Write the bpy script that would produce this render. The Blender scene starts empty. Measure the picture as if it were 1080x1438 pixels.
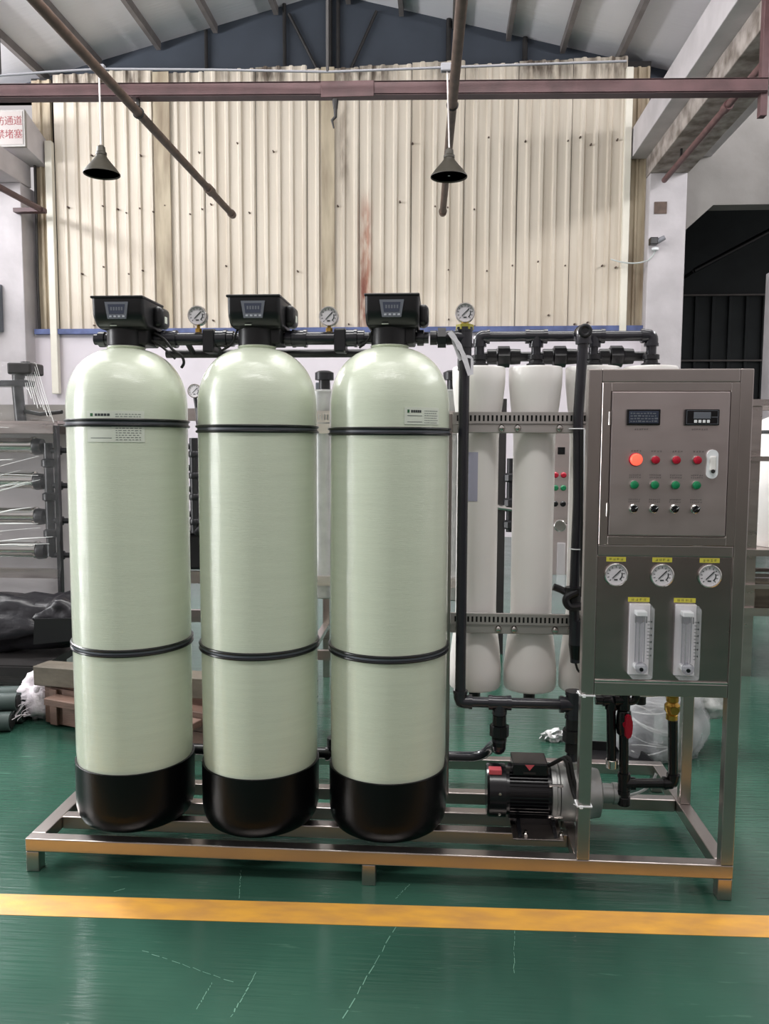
import bpy, bmesh, math, random
import numpy as np
from mathutils import Vector, Matrix, noise
random.seed(7)
SC = bpy.context.scene
COL = SC.collection
PI = math.pi
# ------------------------------------------------------------------ camera
F_PX = 1129.7163
def _axes(pitch, yaw, roll):
    p, y, r = map(math.radians, (pitch, yaw, roll))
    fw = Vector((-math.sin(y)*math.cos(p), math.cos(y)*math.cos(p), -math.sin(p)))
    rt = Vector((math.cos(y), math.sin(y), 0)); up = rt.cross(fw)
    return rt*math.cos(r)+up*math.sin(r), up*math.cos(r)-rt*math.sin(r), fw
CAM = Vector((1.3879, -2.5213, 1.4538))
RT, UP, FW = _axes(4.9351, 3.9613, 0.2192)
cd = bpy.data.cameras.new('camera'); cam = bpy.data.objects.new('camera', cd); COL.objects.link(cam)
cd.sensor_fit = 'VERTICAL'; cd.sensor_height = 24.0; cd.lens = 24.0*F_PX/1438.0
cd.clip_start = 0.05; cd.clip_end = 100
cam.matrix_world = Matrix(((RT.x, UP.x, -FW.x, CAM.x), (RT.y, UP.y, -FW.y, CAM.y), (RT.z, UP.z, -FW.z, CAM.z), (0, 0, 0, 1)))
SC.camera = cam
def at(u, v, axis, val):
    """world point seen at pixel (u, v) on the plane axis = val"""
    d = FW*F_PX + RT*(u-540) - UP*(v-719)
    return CAM + d*((val-CAM[axis])/d[axis])
# ------------------------------------------------------------------ world and light
w = bpy.data.worlds.new('factory_air'); SC.world = w; w.use_nodes = True
w.node_tree.nodes['Background'].inputs[0].default_value = (0.87, 0.82, 0.83, 1)
w.node_tree.nodes['Background'].inputs[1].default_value = 0.5
def area(name, loc, target, sx, sy, power, color=(1, 1, 1)):
    l = bpy.data.lights.new(name, 'AREA'); l.shape = 'RECTANGLE'; l.size = sx; l.size_y = sy
    l.energy = power; l.color = color
    o = bpy.data.objects.new(name, l); COL.objects.link(o); o.location = loc
    o.rotation_euler = (Vector(target)-Vector(loc)).to_track_quat('-Z', 'Y').to_euler()
    return o
area('roof_light_left', (-2.4, 2.2, 6.9), (-1.8, 2.2, 0), 1.6, 11.0, 270, (1, 0.98, 0.96))
area('roof_light_right', (2.6, 2.2, 6.9), (2.0, 2.2, 0), 1.6, 11.0, 290, (1, 0.98, 0.96))
area('roof_light_near', (1.3, -2.5, 6.8), (1.2, -0.6, 0), 4.5, 0.7, 155, (1, 0.98, 0.96))
area('roof_light_eaves', (-6.15, 6.2, 6.72), (0.1, -0.6, 0), 1.75, 3.0, 150, (1, 0.99, 1.0)).data.spread = math.radians(60)
area('left_doorway', (-7.4, -0.9, 2.4), (0.6, 0.2, 1.3), 0.7, 4.8, 330, (0.98, 0.99, 1.0))
area('roof_fill_left', (-7.1, 6.0, 5.9), (-2, 6.2, 7.9), 8.0, 0.7, 470, (0.97, 0.98, 1.0))  # added lamp aimed upwards to brighten the left roof underside, no real window
area('roof_fill_right', (6.9, 4.5, 6.1), (0, 4.5, 7.4), 9.0, 0.6, 210, (0.98, 0.98, 1.0))  # added lamp without a window, lightens the right half of the roof
SC.view_settings.view_transform = 'Standard'; SC.view_settings.look = 'None'
SC.view_settings.gamma = 1.0; SC.view_settings.use_curve_mapping = False
SC.view_settings.exposure = 0.45
SC.cycles.max_bounces = 8
# ------------------------------------------------------------------ materials
def lin(c):
    return tuple(((v/255)/12.92 if v/255 <= 0.04045 else ((v/255+0.055)/1.055)**2.4) for v in c)
def mat(name, rgb, rough=0.5, metal=0.0, mottle=0.0, mscale=6.0, stretch=(1, 1, 1), bump=0.0, bscale=40.0, bstretch=(1, 1, 1),
        alpha=1.0, coat=0.0, emit=0.0, rvar=0.0, spec=0.5, second=None, transmission=0.0, ior=1.45):
    m = bpy.data.materials.new(name); m.use_nodes = True
    nt = m.node_tree; N, L = nt.nodes, nt.links; p = N['Principled BSDF']
    c = lin(rgb)
    p.inputs['Base Color'].default_value = (*c, 1); p.inputs['Roughness'].default_value = rough
    p.inputs['Metallic'].default_value = metal; p.inputs['Alpha'].default_value = alpha
    p.inputs['Coat Weight'].default_value = coat; p.inputs['Coat Roughness'].default_value = 0.09
    p.inputs['Specular IOR Level'].default_value = spec
    p.inputs['Transmission Weight'].default_value = transmission; p.inputs['IOR'].default_value = ior
    if emit:
        p.inputs['Emission Color'].default_value = (*c, 1); p.inputs['Emission Strength'].default_value = emit
    tc = N.new('ShaderNodeTexCoord')
    def nz(scale, st, detail=4):
        mp = N.new('ShaderNodeMapping'); mp.inputs['Scale'].default_value = st
        L.new(tc.outputs['Object'], mp.inputs['Vector'])
        n = N.new('ShaderNodeTexNoise'); n.inputs['Scale'].default_value = scale; n.inputs['Detail'].default_value = detail
        L.new(mp.outputs['Vector'], n.inputs['Vector']); return n
    if mottle:
        n = nz(mscale, stretch)
        r = N.new('ShaderNodeValToRGB'); r.color_ramp.elements[0].position = 0.33; r.color_ramp.elements[1].position = 0.67
        lo = lin(second) if second else tuple(v*(1-mottle) for v in c)
        hi = c if second else tuple(min(1, v*(1+mottle*0.5)) for v in c)
        r.color_ramp.elements[0].color = (*lo, 1); r.color_ramp.elements[1].color = (*hi, 1)
        L.new(n.outputs['Fac'], r.inputs['Fac']); L.new(r.outputs['Color'], p.inputs['Base Color'])
    if rvar:
        n = nz(mscale*1.7, stretch)
        mr = N.new('ShaderNodeMapRange'); mr.inputs['From Min'].default_value = 0.3; mr.inputs['From Max'].default_value = 0.7
        mr.inputs['To Min'].default_value = max(0.02, rough-rvar); mr.inputs['To Max'].default_value = rough+rvar
        L.new(n.outputs['Fac'], mr.inputs['Value']); L.new(mr.outputs['Result'], p.inputs['Roughness'])
    if bump:
        n = nz(bscale, bstretch, 5)
        b = N.new('ShaderNodeBump'); b.inputs['Strength'].default_value = bump; b.inputs['Distance'].default_value = 0.01
        L.new(n.outputs['Fac'], b.inputs['Height']); L.new(b.outputs['Normal'], p.inputs['Normal'])
        if coat: L.new(b.outputs['Normal'], p.inputs['Coat Normal'])
    return m
M = {}
M['steel'] = mat('brushed_stainless', (190, 180, 176), 0.3, 1.0, 0.12, 3, (1, 1, 6), bump=0.01, bscale=60, bstretch=(1, 1, 14), rvar=0.04)
M['steel_panel'] = mat('satin_stainless_panel', (198, 186, 184), 0.38, 1.0, 0.08, 3, (1, 1, 3), bump=0.02, bscale=70, bstretch=(12, 1, 1), rvar=0.05)
M['rail_steel'] = mat('polished_stainless_tube', (178, 170, 166), 0.28, 1.0, 0.08, 4, bump=0.01, bscale=40)
M['steel_plate'] = mat('reflective_stainless_plate', (166, 154, 152), 0.24, 1.0, 0.08, 3, (1, 1, 3), bump=0.015, bscale=50, bstretch=(12, 1, 1), rvar=0.04)
M['galv'] = mat('dull_pressed_steel', (186, 181, 178), 0.4, 0.6, 0.08, 6)
M['chrome'] = mat('polished_steel', (205, 203, 198), 0.16, 1.0)
M['cast'] = mat('cast_stainless', (175, 176, 174), 0.42, 0.85, 0.1, 20)
M['frp'] = mat('wound_fibreglass', (209, 217, 196), 0.46, 0.0, 0.03, 5, (1, 1, 14), bump=0.15, bscale=22, bstretch=(1.5, 1.5, 40), coat=1.0, rvar=0.05)
M['boot'] = mat('black_base_plastic', (6, 7, 9), 0.32, spec=0.3, bump=0.05, bscale=120)
M['black'] = mat('black_plastic', (22, 22, 24), 0.36, bump=0.02, bscale=90)
M['gloss_black'] = mat('gloss_black_plastic', (17, 17, 20), 0.22)
M['pvc'] = mat('dark_grey_pvc', (40, 40, 46), 0.24, mottle=0.15, mscale=9, coat=0.2)
M['pvc2'] = mat('charcoal_pvc', (30, 30, 33), 0.35, mottle=0.15, mscale=9)
M['strap'] = mat('black_strap', (20, 22, 24), 0.28)
M['rubber'] = mat('black_rubber', (18, 18, 18), 0.7)
M['white'] = mat('white_gelcoat', (240, 237, 233), 0.32, mottle=0.04, mscale=3, coat=0.2)
M['label'] = mat('label_paper', (214, 219, 206), 0.5)
M['lilac'] = mat('lilac_label', (176, 176, 196), 0.5)
M['ink'] = mat('dark_print', (52, 56, 58), 0.6)
M['pale_ink'] = mat('grey_label_print', (120, 126, 122), 0.6)
M['green_ink'] = mat('green_print', (30, 90, 50), 0.6)
M['bezel'] = mat('grey_bezel', (104, 108, 116), 0.4)
M['screen'] = mat('dark_lcd', (58, 64, 80), 0.15)
M['button'] = mat('silver_button', (176, 180, 186), 0.35)
M['dial'] = mat('white_dial', (222, 218, 222), 0.4)
M['brass'] = mat('brass', (190, 152, 72), 0.28, 0.9, 0.15, 30)
M['oldbrass'] = mat('yellow_bushing', (166, 158, 70), 0.45, 0.3)
M['red'] = mat('red_plastic', (176, 22, 48), 0.32)
M['red_lit'] = mat('lit_red_lamp', (255, 96, 74), 0.4, emit=0.75)
M['green'] = mat('green_plastic', (22, 122, 78), 0.32)
M['yellow_label'] = mat('yellow_label', (206, 196, 74), 0.5)
M['clear'] = mat('clear_acrylic', (236, 236, 240), 0.1, alpha=0.22)
M['tube_glass'] = mat('meter_tube', (132, 132, 146), 0.1, alpha=0.28)
M['pinkred'] = mat('warning_sticker', (196, 84, 92), 0.5)
M['film'] = mat('stretch_film', (226, 226, 228), 0.12, alpha=0.05, bump=0.9, bscale=9, bstretch=(1, 1, 5), coat=0.6)
M['film2'] = mat('crumpled_film', (200, 200, 203), 0.16, alpha=0.5, bump=1.0, bscale=11, coat=0.5)
M['plastic_white'] = mat('white_plastic_sheet', (222, 224, 222), 0.4, bump=0.6, bscale=22)
M['tape'] = mat('white_tape', (224, 222, 228), 0.5, bump=0.3, bscale=60)
M['tie'] = mat('cable_tie_white', (236, 238, 240), 0.4)
M['cable_grey'] = mat('grey_cable', (196, 200, 198), 0.5)
M['wood'] = mat('crate_wood', (98, 75, 64), 0.65, 0, 0.3, 4, (1, 1, 10), bump=0.2, bscale=30, bstretch=(1, 1, 8))
M['plank'] = mat('grey_plank', (92, 84, 72), 0.6, 0, 0.25, 4, (1, 8, 8), bump=0.2, bscale=30)
M['sack'] = mat('woven_sack', (216, 208, 214), 0.7, 0, 0.1, 20, bump=0.5, bscale=60)
M['hose'] = mat('grey_green_hose', (62, 74, 72), 0.5, 0, 0.2, 8)
M['black_sheet'] = mat('black_plastic_sheet', (30, 29, 33), 0.3, bump=0.7, bscale=10)
M['gunmetal'] = mat('dark_painted_steel', (52, 50, 50), 0.45, 0.3, 0.2, 6)
M['brown'] = mat('maroon_painted_steel', (88, 62, 64), 0.5, 0, 0.25, 5, bump=0.1, bscale=30)
M['rustpipe'] = mat('rusty_brown_pipe', (96, 78, 68), 0.6, 0, 0.3, 9)
M['redpipe'] = mat('dull_red_pipe', (112, 82, 82), 0.55, 0, 0.25, 8)
M['shade'] = mat('olive_enamel_shade', (58, 54, 46), 0.45, 0.1, 0.2, 8)
M['cord'] = mat('white_cord', (206, 200, 198), 0.6)
M['conduit'] = mat('grey_conduit', (140, 140, 146), 0.5)
M['conc'] = mat('whitewashed_concrete', (200, 194, 196), 0.8, 0, 0.13, 2.5, bump=0.2, bscale=20)
M['conc_dirty'] = mat('stained_concrete', (186, 176, 170), 0.85, 0, 0.35, 5, bump=0.5, bscale=24, second=(120, 110, 102))
M['lintel'] = mat('grey_render', (142, 138, 134), 0.85, 0, 0.12, 2, bump=0.2, bscale=12)
M['lowwall'] = mat('white_painted_masonry', (222, 214, 220), 0.7, 0, 0.05, 1.5)
M['reflection_brown'] = mat('brown_grey_reflection', (132, 122, 118), 0.7, 0, 0.1, 2)  # for the unseen pieces added behind the camera as dark reflections
M['blue'] = mat('blue_flashing', (92, 104, 150), 0.5, 0, 0.3, 6)
M['trimwhite'] = mat('cream_corner_trim', (232, 226, 212), 0.5, 0, 0.06, 3)
M['roof'] = mat('pale_roof_insulation', (222, 220, 224), 0.55, 0, 0.06, 1.4, (1, 0.3, 1), bump=0.35, bscale=5, bstretch=(0.4, 4, 1))
M['purlin'] = mat('grey_roof_steel', (112, 106, 104), 0.6, 0, 0.2, 5)
M['gable'] = mat('dark_gable_sheet', (62, 68, 78), 0.7, 0, 0.1, 2)
M['darkroom'] = mat('unlit_bay_sheet', (48, 52, 54), 0.7, 0, 0.15, 3)  # the bay gets no light; that darkness is put into the colour
M['lens'] = mat('camera_lens_black', (24, 22, 24), 0.25)
M['signface'] = mat('sign_board', (150, 142, 138), 0.5)
M['signframe'] = mat('sign_frame_grey', (150, 146, 142), 0.5)
M['signred'] = mat('sign_red', (116, 36, 42), 0.6)
M['foil'] = mat('crumpled_foil', (200, 200, 200), 0.25, 0.6, bump=0.8, bscale=30)
M['scratch'] = mat('floor_scratch', (100, 142, 124), 0.6)

def wall_material():
    m = mat('cream_corrugated_sheet', (232, 221, 196), 0.5)
    nt = m.node_tree; N, L = nt.nodes, nt.links; p = N['Principled BSDF']
    g = N.new('ShaderNodeNewGeometry')
    sx = N.new('ShaderNodeSeparateXYZ'); L.new(g.outputs['Position'], sx.inputs[0])
    def noise_(scale, st, det=5):
        mp = N.new('ShaderNodeMapping'); mp.inputs['Scale'].default_value = st; L.new(g.outputs['Position'], mp.inputs['Vector'])
        n = N.new('ShaderNodeTexNoise'); n.inputs['Scale'].default_value = scale; n.inputs['Detail'].default_value = det
        L.new(mp.outputs['Vector'], n.inputs['Vector']); return n.outputs['Fac']
    def mth(op, a, b):
        n = N.new('ShaderNodeMath'); n.operation = op; n.use_clamp = (op == 'MULTIPLY')
        for i, v in enumerate((a, b)):
            if isinstance(v, (int, float)): n.inputs[i].default_value = v
            else: L.new(v, n.inputs[i])
        return n.outputs[0]
    def rng(v, a, b, c=0.0, d=1.0):
        n = N.new('ShaderNodeMapRange'); L.new(v, n.inputs[0])
        for i, x in zip((1, 2, 3, 4), (a, b, c, d)): n.inputs[i].default_value = x
        return n.outputs[0]
    def mix(base, col, fac):
        n = N.new('ShaderNodeMix'); n.data_type = 'RGBA'
        L.new(fac, n.inputs[0])
        if isinstance(base, tuple): n.inputs[6].default_value = (*base, 1)
        else: L.new(base, n.inputs[6])
        n.inputs[7].default_value = (*col, 1); return n.outputs[2]
    streak = noise_(2.2, (3.5, 1, 0.12)); blot = noise_(0.9, (1, 1, 0.7)); fine = noise_(7, (2, 1, 0.5))
    c = mix(lin((220, 209, 194)), lin((192, 178, 160)), rng(streak, 0.45, 0.72, 0, 0.75))
    c = mix(c, lin((178, 162, 142)), mth('MULTIPLY', rng(blot, 0.40, 0.7), rng(sx.outputs[2], 5.6, 3.2, 0, 0.6)))
    # grime hanging from the top edge
    top = mth('MULTIPLY', rng(sx.outputs[2], 6.55, 6.95), rng(noise_(1.7, (1, 1, 0.05)), 0.42, 0.56))
    c = mix(c, lin((98, 86, 76)), mth('MULTIPLY', top, rng(fine, 0.25, 0.6)))
    # rust runs at two leaks
    def run(x0, wd, za, zb):
        dx = mth('ABSOLUTE', mth('SUBTRACT', sx.outputs[0], x0), 0.0)
        f = mth('MULTIPLY', rng(dx, wd, wd*0.25), mth('MULTIPLY', rng(sx.outputs[2], zb+0.35, zb-0.2), rng(sx.outputs[2], za-0.3, za+0.3)))
        return mth('MULTIPLY', f, rng(fine, 0.3, 0.62))
    c = mix(c, lin((150, 82, 52)), mth('MULTIPLY', run(0.22, 0.14, 3.2, 5.0), 0.75))
    c = mix(c, lin((120, 60, 44)), mth('MULTIPLY', run(0.19, 0.09, 3.2, 4.0), 0.9))
    c = mix(c, lin((120, 106, 92)), mth('MULTIPLY', run(-0.12, 0.13, 5.2, 6.5), 0.6))
    L.new(c, p.inputs['Base Color'])
    return m
M['sheet'] = wall_material()
M['sheet_dirty'] = mat('grimy_cream_strip', (196, 182, 158), 0.6, 0, 0.3, 3, (2, 1, 0.3), second=(140, 124, 104))

def floor_material():
    m = mat('green_epoxy_floor', (50, 104, 84), 0.2, spec=0.4)
    nt = m.node_tree; N, L = nt.nodes, nt.links; p = N['Principled BSDF']
    g = N.new('ShaderNodeNewGeometry')
    def noise_(scale, st, det=5):
        mp = N.new('ShaderNodeMapping'); mp.inputs['Scale'].default_value = st; L.new(g.outputs['Position'], mp.inputs['Vector'])
        n = N.new('ShaderNodeTexNoise'); n.inputs['Scale'].default_value = scale; n.inputs['Detail'].default_value = det
        L.new(mp.outputs['Vector'], n.inputs['Vector']); return n.outputs['Fac']
    r = N.new('ShaderNodeValToRGB'); r.color_ramp.elements[0].position = 0.35; r.color_ramp.elements[1].position = 0.7
    r.color_ramp.elements[0].color = (*lin((37, 67, 56)), 1); r.color_ramp.elements[1].color = (*lin((52, 88, 74)), 1)
    L.new(noise_(1.3, (1, 1, 1)), r.inputs['Fac'])
    # pale scuffs, thin and drawn out along the passage
    r2 = N.new('ShaderNodeValToRGB'); r2.color_ramp.elements[0].position = 0.66; r2.color_ramp.elements[1].position = 0.78
    L.new(noise_(9, (0.5, 3.5, 1), 8), r2.inputs['Fac'])
    mx = N.new('ShaderNodeMix'); mx.data_type = 'RGBA'
    mm = N.new('ShaderNodeMath'); mm.operation = 'MULTIPLY'; mm.inputs[1].default_value = 0.3
    L.new(r2.outputs['Color'], mm.inputs[0]); L.new(mm.outputs[0], mx.inputs[0]); L.new(r.outputs['Color'], mx.inputs[6])
    mx.inputs[7].default_value = (*lin((120, 160, 140)), 1); L.new(mx.outputs[2], p.inputs['Base Color'])
    mr = N.new('ShaderNodeMapRange'); mr.inputs[1].default_value = 0.3; mr.inputs[2].default_value = 0.7
    mr.inputs[3].default_value = 0.09; mr.inputs[4].default_value = 0.22
    L.new(noise_(3, (1, 1, 1)), mr.inputs[0]); L.new(mr.outputs[0], p.inputs['Roughness'])
    b = N.new('ShaderNodeBump'); b.inputs['Strength'].default_value = 0.2; b.inputs['Distance'].default_value = 0.01
    L.new(noise_(12, (0.3, 6, 1), 3), b.inputs['Height']); L.new(b.outputs['Normal'], p.inputs['Normal'])
    return m
M['floor'] = floor_material()
M['line'] = mat('yellow_floor_paint', (220, 162, 66), 0.4, 0, 0.2, 7, (1, 3, 1), second=(194, 142, 74), bump=0.05)

# ------------------------------------------------------------------ mesh helpers
def fillet(pts, rad, n=6):
    pts = [Vector(p) for p in pts]; out = [pts[0]]
    for a, b, c in zip(pts, pts[1:], pts[2:]):
        u, v = (a-b), (c-b); r = min(rad, u.length*0.49, v.length*0.49)
        if r < 1e-5: out.append(b); continue
        p, q = b+u.normalized()*r, b+v.normalized()*r
        for i in range(n+1):
            t = i/n; out.append(p*(1-t)**2 + b*2*t*(1-t) + q*t*t)
    out.append(pts[-1]); return out
class B:
    def __init__(s): s.bm = bmesh.new(); s.flat = True
    def box(s, x0, x1, y0, y1, z0, z1, bev=0.0, seg=2, rot=None):
        r = bmesh.ops.create_cube(s.bm, size=1.0); vs = r['verts']
        for v in vs: v.co = Vector((x0+(v.co.x+.5)*(x1-x0), y0+(v.co.y+.5)*(y1-y0), z0+(v.co.z+.5)*(z1-z0)))
        if bev:
            es = list({e for v in vs for e in v.link_edges})
            r = bmesh.ops.bevel(s.bm, geom=es, offset=bev, segments=seg, affect='EDGES', profile=0.5)
            vs = list({v for f in r['faces'] for v in f.verts} | {v for v in vs if v.is_valid})
        if rot:
            bmesh.ops.rotate(s.bm, verts=vs, cent=rot[0], matrix=Matrix.Rotation(rot[1], 3, rot[2]))
        return s
    def sweep(s, pts, radii, seg=12, caps=True):
        s.flat = False
        pts = [Vector(p) for p in pts]; n = len(pts)
        if not isinstance(radii, (list, tuple)): radii = [radii]*n
        t0 = (pts[1]-pts[0]).normalized(); a = Vector((0, 0, 1)) if abs(t0.z) < 0.9 else Vector((1, 0, 0))
        u = t0.cross(a).normalized(); rings = []
        for i, p in enumerate(pts):
            t = ((pts[min(i+1, n-1)]-p).normalized()+(p-pts[max(i-1, 0)]).normalized())
            t = t.normalized() if t.length > 1e-6 else t0
            u = (u-t*u.dot(t)).normalized(); v = t.cross(u)
            rings.append([s.bm.verts.new(p+(u*math.cos(2*PI*k/seg)+v*math.sin(2*PI*k/seg))*radii[i]) for k in range(seg)])
        for A, C in zip(rings, rings[1:]):
            for k in range(seg): s.bm.faces.new((A[k], A[(k+1) % seg], C[(k+1) % seg], C[k]))
        if caps:
            s.bm.faces.new(list(reversed(rings[0]))); s.bm.faces.new(rings[-1])
        return s
    def tube(s, pts, r, rad=0.03, seg=12): return s.sweep(fillet(pts, rad), r, seg)
    def cyl(s, p0, p1, r0, r1=None, seg=20):
        return s.sweep([p0, p1], [r0, r0 if r1 is None else r1], seg)
    def lathe(s, prof, o=(0, 0, 0), axis='Z', seg=40):
        """prof: (radius, height) pairs; closed with flat caps"""
        o = Vector(o); rings = []; s.flat = False
        for r, h in prof:
            ring = []
            for k in range(seg):
                a = 2*PI*k/seg; c, d = r*math.cos(a), r*math.sin(a)
                q = (c, d, h) if axis == 'Z' else ((h, c, d) if axis == 'X' else (d, h, c))
                ring.append(s.bm.verts.new(o+Vector(q)))
            rings.append(ring)
        for A, C in zip(rings, rings[1:]):
            for k in range(seg): s.bm.faces.new((A[k], A[(k+1) % seg], C[(k+1) % seg], C[k]))
        s.bm.faces.new(list(reversed(rings[0]))); s.bm.faces.new(rings[-1]); return s
    def torus(s, c, R, r, seg=48, sub=8, axis='Z'):
        c = Vector(c); rings = []; s.flat = False
        for i in range(seg):
            a = 2*PI*i/seg; ring = []
            for k in range(sub):
                b = 2*PI*k/sub; q = ((R+r*math.cos(b))*math.cos(a), (R+r*math.cos(b))*math.sin(a), r*math.sin(b))
                ring.append(s.bm.verts.new(c+Vector(q if axis == 'Z' else (q[0], q[2], q[1]))))
            rings.append(ring)
        for i in range(seg):
            A, C = rings[i], rings[(i+1) % seg]
            for k in range(sub): s.bm.faces.new((A[k], C[k], C[(k+1) % sub], A[(k+1) % sub]))
        return s
    def prism(s, poly, a0, a1, plane='XZ'):
        """polygon in a plane, given thickness along the third axis"""
        def P(p, a): return {'XZ': (p[0], a, p[1]), 'YZ': (a, p[0], p[1]), 'XY': (p[0], p[1], a)}[plane]
        A = [s.bm.verts.new(P(p, a0)) for p in poly]; C = [s.bm.verts.new(P(p, a1)) for p in poly]
        n = len(poly)
        s.bm.faces.new(A); s.bm.faces.new(list(reversed(C)))
        for k in range(n): s.bm.faces.new((A[k], C[k], C[(k+1) % n], A[(k+1) % n]))
        return s
    def patch(s, c, R, a0, a1, z0, z1, th=0.0012, n=10):
        """a curved label on a standing cylinder; angles from -Y towards +X"""
        V = {}; s.flat = False
        for i in range(n+1):
            a = a0+(a1-a0)*i/n
            for j, z in enumerate((z0, z1)):
                for k, r in enumerate((R, R+th)):
                    V[i, j, k] = s.bm.verts.new((c[0]+r*math.sin(a), c[1]-r*math.cos(a), z))
        for i in range(n):
            for q in (((i, 0, 1), (i+1, 0, 1), (i+1, 1, 1), (i, 1, 1)), ((i, 0, 0), (i, 1, 0), (i+1, 1, 0), (i+1, 0, 0)),
                      ((i, 1, 0), (i, 1, 1), (i+1, 1, 1), (i+1, 1, 0)), ((i, 0, 0), (i+1, 0, 0), (i+1, 0, 1), (i, 0, 1))):
                s.bm.faces.new([V[t] for t in q])
        return s
    def lump(s, c, rad, amp=0.2, freq=2.0, sub=4, seed=0.0, flat=None, ridge=False):
        s.flat = False
        r = bmesh.ops.create_icosphere(s.bm, subdivisions=sub, radius=1.0)
        for v in r['verts']:
            d = v.co.normalized(); k = 1+amp*noise.noise(d*freq+Vector((seed, seed*1.7, 3)))+amp*0.5*noise.noise(d*freq*2.7+Vector((seed, 9, seed)))
            if ridge: k = 1+amp*(0.6-1.6*abs(noise.noise(d*freq+Vector((seed, seed*1.7, 3)))))+amp*0.7*(0.4-abs(noise.noise(d*freq*2.3+Vector((seed, 9, seed)))))
            p = Vector((d.x*rad[0], d.y*rad[1], d.z*rad[2]))*k+Vector(c)
            if flat is not None and p.z < flat: p.z = flat
            v.co = p
        return s
    def build(s, name, m, parent=None, sharp=0.6, **props):
        me = bpy.data.meshes.new(name)
        off = Vector((0, 0, 0)); q = parent
        while q is not None: off += q.location; q = q.parent
        bmesh.ops.recalc_face_normals(s.bm, faces=s.bm.faces[:])
        if off.length: bmesh.ops.translate(s.bm, verts=s.bm.verts[:], vec=-off)
        s.bm.to_mesh(me); s.bm.free(); me.materials.append(M[m] if isinstance(m, str) else m)
        me.shade_smooth(); me.set_sharp_from_angle(angle=0.2 if (s.flat and sharp == 0.6) else sharp)
        o = bpy.data.objects.new(name, me); COL.objects.link(o)
        if parent is not None: o.parent = parent
        for k, v in props.items(): o[k] = v
        return o
def thing(name, label, cat, loc=(0, 0, 0), group=None):
    o = bpy.data.objects.new(name, None); COL.objects.link(o); o.location = loc; o.empty_display_size = 0.1
    o['label'] = label; o['category'] = cat
    if group: o['group'] = group
    return o
def dup(root, loc, label):
    r = root.copy(); COL.objects.link(r); r.location = loc; r['label'] = label
    for ch in list(root.children):
        c = ch.copy(); COL.objects.link(c); c.parent = r
        for g in list(ch.children):
            d = g.copy(); COL.objects.link(d); d.parent = c
    return r
def struct(b, name, m, parent=None, **kw):
    o = b.build(name, m, parent, **kw)
    if parent is None: o['kind'] = 'structure'
    return o
def text(name, body, size, m, parent, origin, right=(1, 0, 0), up=(0, 0, 1), depth=0.0006):
    c = bpy.data.curves.new(name, 'FONT'); c.body = body; c.size = size; c.extrude = depth; c.align_x = 'CENTER'; c.align_y = 'CENTER'
    o = bpy.data.objects.new(name, c); COL.objects.link(o); bpy.context.view_layer.update()
    me = bpy.data.meshes.new_from_object(o.evaluated_get(bpy.context.evaluated_depsgraph_get()))
    bpy.data.objects.remove(o)
    r, u = Vector(right), Vector(up); nrm = r.cross(u); off = Vector(origin); q = parent
    while q is not None: off -= q.location; q = q.parent
    for v in me.vertices: v.co = off+r*v.co.x+u*v.co.y+nrm*v.co.z
    me.materials.clear(); me.materials.append(M[m])
    t = bpy.data.objects.new(name, me); COL.objects.link(t); t.parent = parent
    return t

# ------------------------------------------------------------------ setting
WY = 10.0
struct(B().box(-12, 13, -8, 16.5, -0.1, 0), 'floor', 'floor')
flr = bpy.data.objects['floor']
a, b_ = (-3.2, -0.048), (6.0, 0.026)
def line_y(x): return -0.137+(x+0.015)*0.0262
struct(B().prism([(-7, line_y(-7)-0.112), (8, line_y(8)-0.112), (8, line_y(8)), (-7, line_y(-7))], 0.0, 0.0012, 'XY'), 'trim_1', 'line')
random.seed(3)
for (u0, v0), (u1, v1), wd in (((556, 1302), (478, 1436), 0.0035), ((360, 1366), (322, 1432), 0.004), ((338, 1222), (336, 1262), 0.003), ((200, 1335), (330, 1380), 0.002),
                              ((298, 1380), (276, 1418), 0.003), ((722, 1300), (722, 1370), 0.002), ((575, 1242), (556, 1262), 0.003), ((160, 1252), (176, 1248), 0.004)):
    p, q = at(u0, v0, 2, 0), at(u1, v1, 2, 0); b = B(); n = 9; d = (q-p); sd = Vector((-d.y, d.x, 0)).normalized()
    for i in range(n):
        s0, s1 = i/n, (i+random.uniform(0.5, 0.95))/n
        A, C = p+d*s0+sd*random.uniform(-.002, .002), p+d*s1+sd*random.uniform(-.002, .002)
        k = wd*random.uniform(0.35, 0.8)/2
        b.prism([(A.x-sd.x*k, A.y-sd.y*k), (C.x-sd.x*k, C.y-sd.y*k), (C.x+sd.x*k, C.y+sd.y*k), (A.x+sd.x*k, A.y+sd.y*k)], 0, 0.0006, 'XY')
    b.build('scratch', 'scratch', flr)
struct(B().box(-12, 13, -8.3, -8.05, 0, 2.5), 'wall_reflection', 'reflection_brown')  # unseen low wall, added so the steel panels mirror something dark
struct(B().box(2.7, 3.3, -7.0, -6.4, 0, 6.8, 0.01), 'column', 'reflection_brown')  # unseen post added to give the cabinet steel a dark reflected band
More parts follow.
